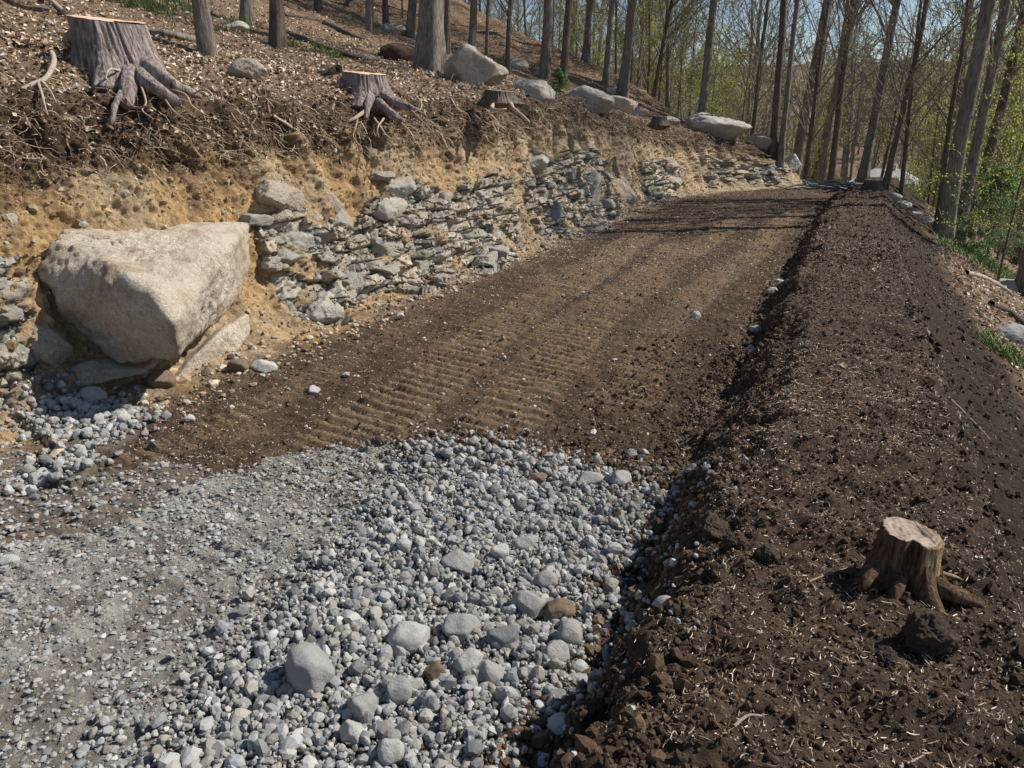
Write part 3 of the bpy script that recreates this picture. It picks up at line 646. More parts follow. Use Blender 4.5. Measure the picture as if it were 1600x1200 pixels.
# ------------------------------------------------------------------ loose cover: gravel, clods, chips, leaves, fine roots
def in_st(poly, n, g=rng):
    p = np.array(poly); lo, hi = p.min(0), p.max(0); out = []; c = 0
    while c < n:
        q = g.uniform(lo, hi, (n * 2, 2)); q = q[inpoly(q[:, 0], q[:, 1], poly)]; q = q[q[:, 0] > .3]; q = q[q[:, 0] * 1. > .6]; out.append(q); c += len(q)
    return np.concatenate(out)[:n]
def place(s, t, jit=0.):
    u = uof(s, t); Q, n = surf(s, u); return Q, n
VS2, F2 = stone_set(20, 2, rng, planes=9, lo=.6, hi=1.); VS1, F1 = stone_set(16, 1, rng, planes=8, lo=.7, hi=1.)
GT = np.array([[.30, .305, .305], [.335, .34, .34], [.255, .262, .268], [.33, .315, .285], [.26, .245, .22], [.38, .375, .36], [.17, .173, .178]])
def tints(n, base_, p=None): return base_[rng.choice(len(base_), n, p=p)] * rng.uniform(.85, 1.12, (n, 1))
def gravel(name, poly, n, dmin, dmed, dmax, layer, sub, label, flat=.75, sinkf=0., jitter=0., tb=GT, p=None):
    st = in_st(poly, n); st += np.clip(rng.standard_t(2, size=st.shape), -5, 5) * jitter * .75
    Q, nn = place(st[:, 0], st[:, 1]); d = np.clip(dmed * np.exp(rng.normal(size=n) * .5), dmin, dmax) / 2
    Q = Q + nn * (rng.uniform(0, layer, n) + d * (.5 - sinkf))[:, None]
    size = np.stack([d * rng.uniform(.85, 1.3, n), d * rng.uniform(.75, 1.1, n), d * rng.uniform(flat * .7, flat * 1.2, n)], -1)
    fr = rotmats(n) if flat > .7 else basis(nn + rng.normal(size=nn.shape) * .25)
    o = scatter_stones(name, Q, fr, size, VS2 if sub == 2 else VS1, F2 if sub == 2 else F1, M_GRAVEL, tints(n, tb, p))
    return tag(o, label, 'gravel', None, 'stuff')
gravel('gravel', LOOSE, 17000, .008, .0172, .060, .018, 2, 'loose crushed grey gravel spread over the road', jitter=.075)
gravel('fine_gravel', LOOSE, 12000, .006, .012, .02, .018, 1, 'fine grey chips filling gaps in the loose gravel', jitter=.12)
gravel('packed_gravel', COMPACT, 12000, .005, .0115, .03, .0, 1, 'small grey stones pressed into the packed gravel', .5, .25, .03)
gravel('scattered_gravel', SOFT, 3500, .006, .015, .035, .0, 1, 'grey stones mixed thinly into brown dirt', .5, .1, .06)
gravel('road_stones', [(3, -3.9), (3, -.8), (22, -.6), (20, -3.6)], 1500, .006, .013, .05, .0, 1, 'small pale stones scattered over the dirt road', .7, .1, .03, tb=np.array([[.50, .47, .42], [.38, .35, .30], [.56, .54, .50], [.26, .19, .13]]))
gravel('gravel_heap', PILE, 1100, .010, .024, .06, .012, 2, 'small heap of grey crushed stone at the bank foot', jitter=.06)
EDGE = G([(700,690),(900,700),(1080,740),(1110,800),(1050,900),(1010,990),(960,1080),(900,1180),(760,1330),(760,1200),(880,1092),(945,980),(950,930),(1050,800),(860,722)])
gravel('stray_gravel', EDGE, 1100, .006, .016, .04, .0, 1, 'stray grey stones on dirt around the gravel edge', .7, .1, .03)
FOOT = [(2, -4.1), (2, -3.4), (8, -3.75), (17, -3.8), (21, -3.3), (21, -3.6), (16, -4.25), (8, -4.3)]
gravel('foot_rubble', FOOT, 2600, .01, .024, .09, .0, 1, 'pale rubble crumbled along the foot of the bank', .7, .1, .05, tb=np.array([[.46,.40,.32],[.40,.37,.33],[.40,.31,.20],[.30,.22,.16],[.12,.08,.06]]))

def sample_su(n, s0, s1, u0, u1, pw=1.7):
    """more samples near the viewer"""
    s = s0 + (s1 - s0) * rng.random(n) ** pw; return s, rng.uniform(u0, u1, n)
def clods(name, regs, label, tint):
    S_, U_, Z_ = [], [], []
    for n, s0, s1, u0, u1, d0, d1, pw in regs:
        s, u = sample_su(n, s0, s1, u0, u1, pw); S_.append(s); U_.append(u); Z_.append(np.clip(d0 * np.exp(rng.normal(size=n) * .5), d0 * .4, d1))
    s = np.concatenate(S_); u = np.concatenate(U_); d = np.concatenate(Z_) / 2; Q, nn = surf(s, u); n = len(s)
    D, Fc = ICO[1]; var = [D * (facet(D, rng, 9, 0, .6, 1.) * (1 + .15 * rng.normal(size=len(D))))[:, None] for _ in range(16)]
    size = d[:, None] * rng.uniform(.7, 1.25, (n, 3))
    t_ = tints(n, tint)
    return tag(scatter_stones(name, Q + nn * (d * .25)[:, None], rotmats(n), size, var, Fc, M_CLOD, t_), label, 'dirt', None, 'stuff')
DK = np.array([[.086, .056, .037], [.064, .042, .028], [.108, .072, .047], [.145, .098, .062]])
clods('loose_soil', [(12000, 1.2, 6, 3.98, 4.36, .0125, .06, 1.5), (3500, 5, 23, 4.02, 4.3, .018, .055, 1.2), (13000, 1.2, 10, 4.35, 4.79, .009, .03, 1.4), (3500, 8, 23, 4.35, 4.79, .018, .045, 1.2),
      (15000, 2.5, 14, 3.02, 4.0, .008, .032, 1.4), (3000, 12, 23, 3.0, 4.0, .016, .035, 1.2), (3000, 1, 6, 3.8, 4.05, .015, .06, 1.2)], 'crumbs of dark loose soil over road and berm', DK)
clods('shade_tinted_soil', [(6000, 1.4, 18, 4.78, 5.1, .014, .06, 1.2)], 'soil crumbs tinted dark as shade on the outer side of the berm', DK * .55)  # crumb colour darkened to carry the painted shade
clods('pale_grit', [(14000, 1.3, 9, 4.0, 4.85, .0035, .012, 1.4), (5000, 8, 23, 4.0, 4.85, .010, .022, 1.1), (14000, 2.5, 10, 3.0, 4.0, .005, .016, 1.3), (6000, 9, 23, 3.0, 4.0, .011, .024, 1.1), (3000, 1.8, 18, 4.8, 5.1, .008, .02, 1.2), (5000, 2, 22, 1.3, 1.9, .010, .025, 1.2)], 'pale grit and crumbs of stone specking the soil', np.array([[.52, .45, .36], [.40, .32, .23], [.62, .57, .49], [.30, .22, .15]]))
clods('topsoil_crumbs', [(10000, 1.8, 22, 1.3, 1.75, .016, .06, 1.3)], 'crumbs of dark topsoil hanging at the lip of the bank', DK)
clods('subsoil_crumbs', [(9000, 1.6, 22, 1.7, 2.98, .018, .07, 1.3)], 'ochre lumps in the face of the cut bank', np.array([[.42, .29, .155], [.36, .25, .145], [.46, .36, .23], [.22, .15, .09], [.42, .38, .32]]))

def dirt_in(name, poly, n, label, jit):
    st = in_st(poly, n) + rng.normal(size=(n, 2)) * jit; Q, nn = place(st[:, 0], st[:, 1]); d = np.clip(.009 * np.exp(rng.normal(size=n) * .5), .004, .03)
    D, Fc = ICO[1]; var = [D * facet(D, rng, 9, 0, .6, 1.)[:, None] for _ in range(10)]
    tag(scatter_stones(name, Q + nn * (.010 * rng.random(n))[:, None], rotmats(n), d[:, None] * rng.uniform(.7, 1.3, (n, 3)), var, Fc, M_CLOD, tints(n, DK * 1.3)), label, 'dirt', None, 'stuff')
dirt_in('spilled_soil', EDGE, 6500, 'brown soil crumbs mixed into the edge of the loose gravel', .05)
BACK = G([(600,690),(700,680),(860,700),(1010,735),(1040,800),(990,850),(930,790),(800,740),(640,725)])
dirt_in('spilled_soil', BACK, 2600, 'brown soil crumbs mixed into the far edge of the loose gravel', .06)
def chips(name, regs, label, mat, tint, lmin, lmax, wd, cat):
    S_, U_ = [], []
    for n, s0, s1, u0, u1, pw in regs: s, u = sample_su(n, s0, s1, u0, u1, pw); S_.append(s); U_.append(u)
    s = np.concatenate(S_); u = np.concatenate(U_); n = len(s); Q, nn = surf(s, u)
    far = np.clip(np.hypot(Q[:, 0], Q[:, 1]) / 5, 1, 2.4)
    B = basis(nn + .25 * rng.normal(size=nn.shape)); L = lmin + (lmax - lmin) * rng.random(n) ** 2.2 * 1.25; W = wd * rng.uniform(.5, 1.9, n) * far
    k = 4; x = np.linspace(-.5, .5, k); cv = rng.normal(size=n) * .30 * (rng.random(n) < .6); cz = rng.uniform(.0, .35, n)
    P = Q[:, None] + B[:, :, 0][:, None] * (x[None] * L[:, None])[..., None] + B[:, :, 1][:, None] * ((x[None] ** 2 * 4 - .5) * (cv * L)[:, None])[..., None] + nn[:, None] * (.004 + (x[None] ** 2 * 4) * (cz * L * .5)[:, None] + W[:, None] * .5)[..., None]
    Rr = W[:, None] * np.array([.35, .6, .6, .3])[None] * .8
    V, Fq = tubes(P, Rr, 3)
    c = np.repeat(tints(n, tint), k * 3, 0); return tag(mk(name, V, Fq, mat, c), label, cat, None, 'stuff')
CH = np.array([[.56, .45, .33], [.46, .34, .23], [.70, .61, .49], [.60, .50, .38], [.27, .185, .12], [.20, .135, .09], [.24, .165, .11]])
chips('wood_chips', [(16000, 2.4, 11, 3.02, 4.05, 1.2), (9000, 9, 23, 3.0, 4.0, 1.1), (16000, 1.3, 5, 4.0, 4.85, 1.1), (16000, 3.5, 10, 4.0, 4.82, 1.1), (7000, 8, 23, 4.0, 4.8, 1.1), (5500, 1.5, 18, 4.78, 5.15, 1.2), (6500, 1.5, 20, 1.05, 1.7, 1.2), (2500, 1.5, 12, 1.7, 2.9, 1.2), (700, 1, 4, 3.0, 3.9, 1.)],
      'pale wood slivers and root bits strewn over the soil', M_FIBRE, CH, .005, .026, .0019, 'wood chips')
def leaves(name, regs, label, tint, size, mat=None, lift_=.012):
    S_, U_ = [], []
    for n, s0, s1, u0, u1, pw in regs: s, u = sample_su(n, s0, s1, u0, u1, pw); S_.append(s); U_.append(u)
    s = np.concatenate(S_); u = np.concatenate(U_); n = len(s); Q, nn = surf(s, u)
    B = basis(nn + .45 * rng.normal(size=nn.shape)); L = size * rng.uniform(.6, 1.3, n); W = L * rng.uniform(.4, .7, n); h = L * rng.uniform(.1, .4, n)
    a, b_, c_ = B[:, :, 0], B[:, :, 1], B[:, :, 2]
    pts = [(-.5, 0, .5), (-.1, -.5, .8), (.5, 0, .6), (-.1, .5, 1.), (0, 0, 0)]
    V = np.stack([Q + a * (x * L)[:, None] + b_ * (y * W)[:, None] + c_ * (z * h + lift_ * rng.random(n))[:, None] for x, y, z in pts], 1)
    i = np.arange(n)[:, None] * 5; Fa = np.concatenate([i + np.array(f) for f in ([0, 1, 4], [1, 2, 4], [2, 3, 4], [3, 0, 4])], 0)
    return tag(mk(name, V.reshape(-1, 3), Fa, mat or M_LEAF, np.repeat(tints(n, tint), 5, 0)), label, 'leaf litter', None, 'stuff')
LT = np.array([[.54, .43, .32], [.42, .31, .21], [.68, .58, .46], [.25, .17, .11], [.46, .32, .21], [.56, .49, .40]])
leaves('hillside_leaves', [(42000, 2, 26, .62, 1.0, 1.1), (11000, 2, 24, .95, 1.33, 1.1), (6000, 6, 34, .3, .65, 1.)], 'dry brown leaf litter on the hillside above the bank', LT, .046)
leaves('slope_leaves', [(13000, 2, 24, 5.1, 5.45, 1.1), (6000, 3, 32, 5.4, 6.0, 1.)], 'dry brown leaf litter on the slope beyond the berm', LT, .052)
leaves('lip_leaves', [(2200, 2, 22, 1.2, 1.6, 1.2), (60, 3, 20, 3, 5, 1.2)], 'few dead leaves caught on soil and roots', LT * .8, .042)
# fine roots hanging out of the topsoil
def fine_roots():
    n = 5200; s = 1.8 + 21 * rng.random(n) ** 1.2; u = rng.uniform(1.22, 1.72, n); Q, nn = surf(s, u)
    k = 6; L = rng.uniform(.06, .34, n) * np.exp(rng.normal(size=n) * .25); along = np.array([sa, ca, 0])
    d = nn * rng.uniform(.2, 1., (n, 1)) + along * rng.normal(size=(n, 1)) * .7 + np.array([0, 0, -1.]) * rng.uniform(.1, 1.0, (n, 1)); d /= np.linalg.norm(d, axis=1)[:, None]
    P = [Q - d * .03]; p = Q.copy(); st = L / (k - 1)
    for j in range(k - 1):
        p = p + d * st[:, None]; P.append(p.copy()); d = d + rng.normal(size=(n, 3)) * .38 + np.array([0, 0, -.22]); d /= np.linalg.norm(d, axis=1)[:, None]
    P = np.stack(P, 1); r = rng.uniform(.001, .0036, n) * np.clip(np.hypot(Q[:, 0], Q[:, 1]) / 6, 1, 2); Rr = r[:, None] * np.linspace(1, .35, k)[None]
    V, Fq = tubes(P, Rr, 3); CR = np.array([[.46, .35, .25], [.32, .23, .165], [.20, .14, .10], [.58, .48, .37]])
    tag(mk('fine_roots', V, Fq, M_FIBRE, np.repeat(tints(n, CR), k * 3, 0)), 'tangle of fine pale roots hanging from the lip of the bank', 'roots', None, 'stuff')
fine_roots()

# ------------------------------------------------------------------ stumps
ROOT_TINT = [(.40, .30, .22), (.30, .21, .15), (.46, .36, .27)]
def catmull(P, m):
    P = np.asarray(P, float); n = len(P); t = np.linspace(0, n - 1, m); i = np.clip(t.astype(int), 0, n - 2); f = (t - i)[:, None]
    g = lambda j: P[np.clip(j, 0, n - 1)]
    a, b_, c_, d = g(i - 1), g(i), g(i + 1), g(i + 2)
    return .5 * ((2 * b_) + (c_ - a) * f + (2 * a - 5 * b_ + 4 * c_ - d) * f ** 2 + (3 * b_ - a - 3 * c_ + d) * f ** 3)
def root_part(parent, pts, r0, r1, mat, seed, name='root', sides=18, m=34, label=None, knob=.12):
    P = catmull(pts, m); Rr = np.linspace(r0, r1, m) * (1 + knob * perlin(np.stack([np.linspace(0, 5, m) + seed, np.zeros(m), np.zeros(m)], -1)))
    Rr[-1] *= .45; Rr[-2] *= .72; Rr[-3] *= .88
    V, Fq = tubes(P[None], Rr[None], sides); ctr = np.repeat(P, sides, 0); d = V - ctr; ln = np.linalg.norm(d, axis=1)[:, None] + 1e-9
    aa = np.tile(np.arange(sides) / sides * 2 * math.pi, m); ll = np.repeat(np.linspace(0, 1, m), sides)
    V = V + d * (.26 * fbm(V * (.35 / max(r0, .02)) + seed, 3) + .30 * perlin(np.stack([np.cos(aa) * 2.2, np.sin(aa) * 2.2, ll * 2.5 + seed], -1)))[:, None]
    n0 = len(V); V = np.concatenate([V, P[-1:]]); e = n0 - sides + np.arange(sides)
    caps = np.stack([e, np.roll(e, -1), np.full(sides, n0)], -1)
    o = mk(name, V, [Fq, caps], mat, ROOT_TINT[seed % 3] if mat is M_ROOT else None, True, parent)
    if label: o['label'] = label
    return o
def stump(loc, r, h, lean, mat, cut, seed, label, butt, tilt=(0, 0), name='tree_stump', group=None, ridge=.045, flare=.55, notch=None):
    e = empty(name, loc, label, 'tree stump', group); na, nh = 220, 70; th = np.arange(na) / na * 2 * math.pi; zz = np.linspace(-.25 * h - .05, h, nh)
    TH, ZZ = np.meshgrid(th, zz); f = np.clip(1 - ZZ / h, 0, 1.05)
    lob = np.zeros_like(TH)
    for a, st in butt: lob += st * np.exp(-((np.angle(np.exp(1j * (TH - a)))) / .34) ** 2)
    rr = r * (1 + .12 * f + flare * f ** 2.2 * (.35 + lob) + .05 * lob * (1 - f * .5))
    q = np.stack([np.cos(TH) * 2.2, np.sin(TH) * 2.2, ZZ * .8 + seed], -1)
    rg = np.abs(perlin(np.stack([np.cos(TH) * 7, np.sin(TH) * 7, ZZ * 2.2 + seed], -1)))
    rr = rr * (1 + .05 * fbm(q, 2) + ridge * (rg * 2.2 - .5) + ridge * .4 * fbm(q * np.array([5, 5, 3.]), 3))
    rr = rr * (1 - .75 * np.clip(-ZZ / (.25 * h + .05), 0, 1) ** 1.3)
    if notch: rr = rr * (1 - notch[1] * np.exp(-((np.angle(np.exp(1j * (TH - notch[0])))) / notch[2]) ** 2))
    X = np.cos(TH) * rr + lean[0] * np.clip(ZZ, 0, 9); Y = np.sin(TH) * rr + lean[1] * np.clip(ZZ, 0, 9)
    Zt = ZZ + (ZZ / h).clip(0) * (X * tilt[0] + Y * tilt[1])
    V = np.stack([X, Y, Zt], -1); i = np.arange(nh * na).reshape(nh, na); j = np.roll(i, -1, 1)
    mk('trunk', V, np.stack([i[:-1], j[:-1], j[1:], i[1:]], -1).reshape(-1, 4), mat, None, True, e)
    # cut face, with the saw's small step
    kr = 26; fr = np.linspace(0, 1, kr)[:, None, None]; ring = V[-1][None]; c = ring.mean(1, keepdims=True)
    T = c + (ring - c) * fr; T[..., 2] += .006 + (.016 if r < .12 else .005) * fbm(T * (13 if r < .12 else 8), 3) + h * .02 * (np.sin(T[..., 0] * 9) > .5)
    T[-1, :, 2] -= .004
    i = np.arange(kr * na).reshape(kr, na); j = np.roll(i, -1, 1)
    mk('cut_top', T - np.array([c[0, 0, 0], c[0, 0, 1], 0]) , np.stack([i[:-1], i[1:], j[1:], j[:-1]], -1).reshape(-1, 4), cut, None, True, e).location = (c[0, 0, 0], c[0, 0, 1], 0)
    return e
def rel(e, px, py, k): return pt(px, py, k) - np.array(e.location)
# stump 1: large, top left
k1 = 6.1; b1 = pt(205, 138, k1)
s1 = stump(b1, .27, .50, (-.20, .0), M_STUMPB, M_CUT, 1.3, 'large fresh-cut stump with thick exposed roots at the top left of the bank', [(-1.57, .9), (-.35, 1.0), (-2.6, .8), (3.0, .7), (1.6, .5)], (-.12, .10))
def rp(e, pts, r0, r1, mat, seed, name='root', **kw): return root_part(e, [rel(e, *p) for p in pts], r0, r1, mat, seed, name, **kw)
rp(s1, [(205, 95, 5.95), (203, 120, 5.8), (200, 145, 5.66), (197, 168, 5.6)], .085, .045, M_STUMPB, 1)
rp(s1, [(228, 100, 5.95), (248, 115, 5.85), (275, 135, 5.85), (315, 152, 5.95)], .095, .022, M_STUMPB, 2)
rp(s1, [(215, 110, 5.9), (232, 130, 5.75), (255, 145, 5.7), (283, 163, 5.75)], .07, .028, M_STUMPB, 3)
rp(s1, [(160, 85, 6.0), (155, 98, 5.9), (146, 108, 5.85), (138, 118, 5.95)], .075, .04, M_STUMPB, 4)
rp(s1, [(145, 45, 6.2), (128, 55, 6.2), (112, 66, 6.3), (95, 80, 6.5)], .10, .05, M_STUMPB, 5)
rp(s1, [(200, 130, 5.75), (180, 165, 5.5), (176, 185, 5.45), (172, 196, 5.45)], .028, .012, M_STUMPB, 6)
for i, P in enumerate([[(190,112,5.8),(172,108,5.6),(166,122,5.55),(176,132,5.55)],[(215,120,5.8),(228,158,5.55),(222,172,5.5),(240,186,5.45)],[(255,150,5.75),(268,170,5.55),(282,182,5.5),(300,192,5.5)],
                       [(300,148,5.9),(318,140,5.8),(330,146,5.75),(334,160,5.75)],[(265,140,5.85),(290,148,5.7),(300,165,5.65),(322,180,5.65)],[(195,150,5.6),(210,168,5.5),(232,166,5.45),(244,174,5.45)]]):
    rp(s1, P, .010, .004, M_ROOT, 20 + i, sides=7, m=16)
# stump 2
b2 = pt(578, 166, 8.3)
s2_ = stump(b2, .235, .34, (-.10, .0), M_STUMPB, M_CUT, 4.7, 'smaller sawn stump with a tangle of roots over the middle of the bank lip', [(-1.7, 1.), (-.3, .9), (-2.7, .7), (2.9, .5), (1.4, .4)], (-.10, .08))
rp(s2_, [(580,140,8.15),(577,155,8.0),(574,172,7.85),(571,186,7.8)], .055, .022, M_STUMPB, 31)
rp(s2_, [(600,150,8.1),(620,160,8.0),(640,168,7.95),(656,174,7.95)], .07, .022, M_STUMPB, 32)
rp(s2_, [(592,160,8.05),(603,170,7.9),(618,182,7.8),(632,192,7.8)], .055, .03, M_STUMPB, 33)
rp(s2_, [(545,125,8.3),(536,132,8.15),(530,138,8.1),(527,142,8.1)], .08, .04, M_STUMPB, 34)
rp(s2_, [(530,108,8.5),(518,112,8.6),(506,114,8.7),(495,113,8.85)], .05, .02, M_STUMPB, 35)
rp(s2_, [(572,172,7.9),(556,184,7.7),(538,192,7.65),(524,190,7.65),(519,172,7.7),(524,160,7.8),(530,156,7.9)], .022, .008, M_ROOT, 36, sides=9, m=30)
for i, P in enumerate([[(640,170,7.95),(656,186,7.8),(668,198,7.75),(682,214,7.75)],[(650,150,8.1),(658,160,8.0),(657,170,7.95),(645,175,7.9)],[(585,185,7.8),(596,200,7.65),(604,212,7.6),(618,220,7.6)],
                       [(560,180,7.8),(556,198,7.6),(552,214,7.55),(562,228,7.5)],[(625,190,7.8),(640,205,7.7),(648,220,7.65)],[(600,185,7.8),(590,200,7.65),(592,215,7.6)]]):
    rp(s2_, P, .012, .005, M_ROOT, 40 + i, sides=7, m=16)
# low stump 3
b3 = pt(782, 162, 9.9)
s3 = stump(b3, .20, .16, (0, 0), M_BARKD, M_CUTD, 6.1, 'low dark sawn stump on the lip below the bank-top boulders', [(-1.5, .8), (0, .7), (3, .7)], (-.1, .06))
rp(s3, [(775,160,9.8),(768,168,9.5),(778,172,9.4),(792,170,9.4)], .03, .012, M_ROOT, 50, sides=9)
rp(s3, [(795,160,9.8),(802,170,9.6),(815,180,9.5),(828,192,9.5)], .04, .015, M_ROOT, 51, sides=9)
b4 = pt(1030, 196, 15.5)
stump(b4, .15, .17, (0, 0), M_BARKD, M_CUTD, 7.7, 'dark flat stump far along the bank before the wide flat boulder', [(-1.5, .8), (0, .7), (3, .7)], (-.1, .0))
# far stump at the end of the berm
sf, uf, kf, pf = hit(1363, 298); bf = surf(np.array([sf]), np.array([uf]))[0][0]
stump(bf - np.array([0, 0, .04]), .18, .26, (0, 0), M_BARKD, M_CUTD, 9.1, 'dark stump at the far end of the berm in front of the pale roof', [(-1.2, .8), (.4, .7), (3, .7)], (-.05, .0))
# broken stump on the berm
kb = hit(1405, 912)[2]; kf_ = kb / 2.95; bb = pt(1405, 912, 2.95)
s5 = stump(bb, .102, .235, (.02, .0), M_RED, M_CUTD, 12.5, 'weathered reddish split stump sitting on the berm', [(-1.35, 1.25), (-2.9, 1.2), (-.2, .9), (1.2, .5)], (-.16, .02), flare=.75, ridge=.05, notch=(-1.95, .36, .22))
rp(s5, [(1386,850,2.98),(1370,878,2.90),(1358,902,2.82),(1342,922,2.80)], .040, .012, M_RED, 61, knob=.35)
rp(s5, [(1415,860,2.93),(1408,895,2.86),(1400,928,2.79),(1391,957,2.80)], .040, .018, M_RED, 62, knob=.35)
rp(s5, [(1432,900,2.92),(1462,915,2.84),(1497,932,2.79),(1536,946,2.77)], .048, .024, M_RED, 63, knob=.35)
rp(s5, [(1450,880,3.0),(1470,895,2.95),(1500,905,2.95),(1520,925,2.93)], .012, .005, M_ROOT, 64, sides=8)
# bare honey coloured slab of wood on its right side
th = np.linspace(-1.62, -.15, 60); zz = np.linspace(.045, .238, 40); TH, ZZ = np.meshgrid(th, zz)
rr = (.117 + .02 * np.clip(1 - ZZ / .235, 0, 1) ** 2) * (1 + .05 * np.abs(perlin(np.stack([TH * 12, ZZ * 4, 0 * ZZ], -1))) + .02 * perlin(np.stack([TH * 4, ZZ * 9, 0 * ZZ], -1)))
low = .055 + .05 * np.abs(perlin(np.stack([TH * 9, 0 * TH, 0 * TH + 2], -1))) * 2; ZZ2 = np.maximum(ZZ, low)
X = np.cos(TH) * rr + .02 * ZZ2; Y = np.sin(TH) * rr; Zt = ZZ2 + ZZ2 / .235 * (X * -.16)
outer = np.stack([X, Y, Zt], -1); inner = outer * np.array([.86, .86, 1.]); n_ = 40 * 60
i0 = gridf(40, 60); i1 = i0[:, ::-1] + n_
a_ = np.arange(n_).reshape(40, 60); rim = []
for ln in (a_[0], a_[-1], a_[:, 0], a_[:, -1]): rim.append(np.stack([ln[:-1], ln[1:], ln[1:] + n_, ln[:-1] + n_], -1))
o = mk('bare_wood', np.concatenate([outer.reshape(-1, 3), inner.reshape(-1, 3)]), np.concatenate([i0, i1] + rim), M_HONEY, None, True, s5); o['label'] = 'honey coloured barkless side of the stump'

s5.location = pt(1405, 912, kb); s5.scale = (kf_, kf_, kf_)
# large loose roots and sticks
def stick(name, pts, r0, r1, label, cat='root', mat=None, extra=(), group=None):
    p0 = pt(*pts[0]); e = None
    P = [pt(*p) - p0 for p in pts]; o = root_part(None, P, r0, r1, mat or M_ROOT, len(label), name, 9, 30, knob=.2)
    o.location = p0; tag(o, label, cat, group)
    for q in extra:
        c = root_part(o, [pt(*p) - p0 for p in q], r0 * .55, r1 * .6, mat or M_ROOT, 5, 'side_root', 7, 18)
    return o
M_PALEROOT = rockmat('pale_root', (.55, .45, .37, 1), (.30, .22, .17, 1), (.42, .32, .25, 1), 5.)
stick('exposed_root', [(81,82,5.6),(84,98,5.45),(72,122,5.3),(50,132,5.2),(33,142,5.15),(30,158,5.1),(38,178,5.05),(48,200,5.0)], .022, .006, 'long pale curling root hanging down the dark soil at the far left', mat=M_PALEROOT,
      extra=[[(60,130,5.22),(65,145,5.1),(70,165,5.05),(75,180,5.0)],[(66,128,5.25),(78,142,5.12),(88,160,5.08)]])
def lay(name, pxs, r0, r1, label, cat, mat=None, lift_=None, group=None, sides=10):
    P = []
    for px, py in pxs:
        s, u, k, p = hit(px, py); q, n = surf(np.array([s]), np.array([u])); P.append(q[0] + n[0] * ((r0 if lift_ is None else lift_)))
    P = np.array(P); o = root_part(None, P - P[0], r0, r1, mat or M_ROOT, len(label), name, sides, 30, knob=.15); o.location = P[0]; return tag(o, label, cat, group)
GR = 'sticks and roots lying about'
lay('stick', [(1425,1002),(1440,1022),(1468,1046)], .0035, .0018, 'thin reddish stick on the big dark clod below the broken stump', 'stick', group=GR)
lay('stick', [(1484,620),(1497,643),(1520,665),(1545,690)], .006, .003, 'thin pale bent stick on the outer side of the berm', 'stick', M_PALEROOT, group=GR)
lay('stick', [(1405,1200),(1425,1185),(1452,1172)], .004, .002, 'pale twig near the bottom right of the berm', 'stick', M_PALEROOT, group=GR)
lay('stick', [(1062,1030),(1075,1020),(1082,1005),(1095,992)], .004, .002, 'short bent twig on the dirt right of the gravel', 'stick', M_PALEROOT, group=GR)
lay('stick', [(1145,1150),(1165,1138),(1188,1136)], .004, .0025, 'curved pale twig low on the berm', 'stick', M_PALEROOT, group=GR)
lay('stick', [(1262,920),(1290,905),(1325,888)], .004, .002, 'straight thin twig left of the broken stump', 'stick', group=GR)
lay('exposed_root', [(430,180),(455,195),(480,205),(508,220)], .016, .006, 'long root sloping down the lip between the two stumps', 'root', group=GR)
lay('exposed_root', [(395,130),(420,165),(432,190),(440,215)], .012, .005, 'thin root dropping over the lip right of the half-buried rock', 'root', group=GR)
lay('exposed_root', [(700,160),(715,175),(735,182),(760,200)], .012, .005, 'root crossing the lip below the slab-sided boulder', 'root', group=GR)
lay('exposed_root', [(1010,180),(1030,192),(1060,200)], .02, .01, 'brown root at the lip left of the wide flat boulder', 'root', group=GR)
GL = 'fallen logs on the hillside'
lay('fallen_log', [(440,52),(500,76),(560,92),(592,96)], .05, .03, 'long mossy log running down the hillside behind the smaller stump', 'log', M_BARKD, .03, GL, 12)
lay('fallen_log', [(505,42),(540,54),(580,68)], .06, .05, 'short dark log high on the hillside among the slender trunks', 'log', M_BARKD, .03, GL, 12)
lay('fallen_log', [(445,22),(480,32),(500,38)], .05, .04, 'log piece highest on the hillside right of a slender trunk', 'log', M_BARKD, .03, GL, 12)
lay('fallen_log', [(235,52),(270,62),(320,64)], .045, .03, 'grey branch lying right of the large stump', 'log', M_BARK, .03, GL, 12)
lay('fallen_log', [(66,2),(82,12),(102,24)], .03, .02, 'pale broken branch above the large stump', 'log', M_PALEROOT, .03, GL, 12)
lay('fallen_log', [(1510,425),(1545,440),(1580,462)], .05, .035, 'pale branch lying in leaves on the right slope', 'log', M_PALEROOT, .03, GL, 12)
lay('fallen_log', [(1545,478),(1575,492),(1600,520)], .05, .035, 'curved mossy branch above the blue-grey rock', 'log', M_BARKD, .03, GL, 12)

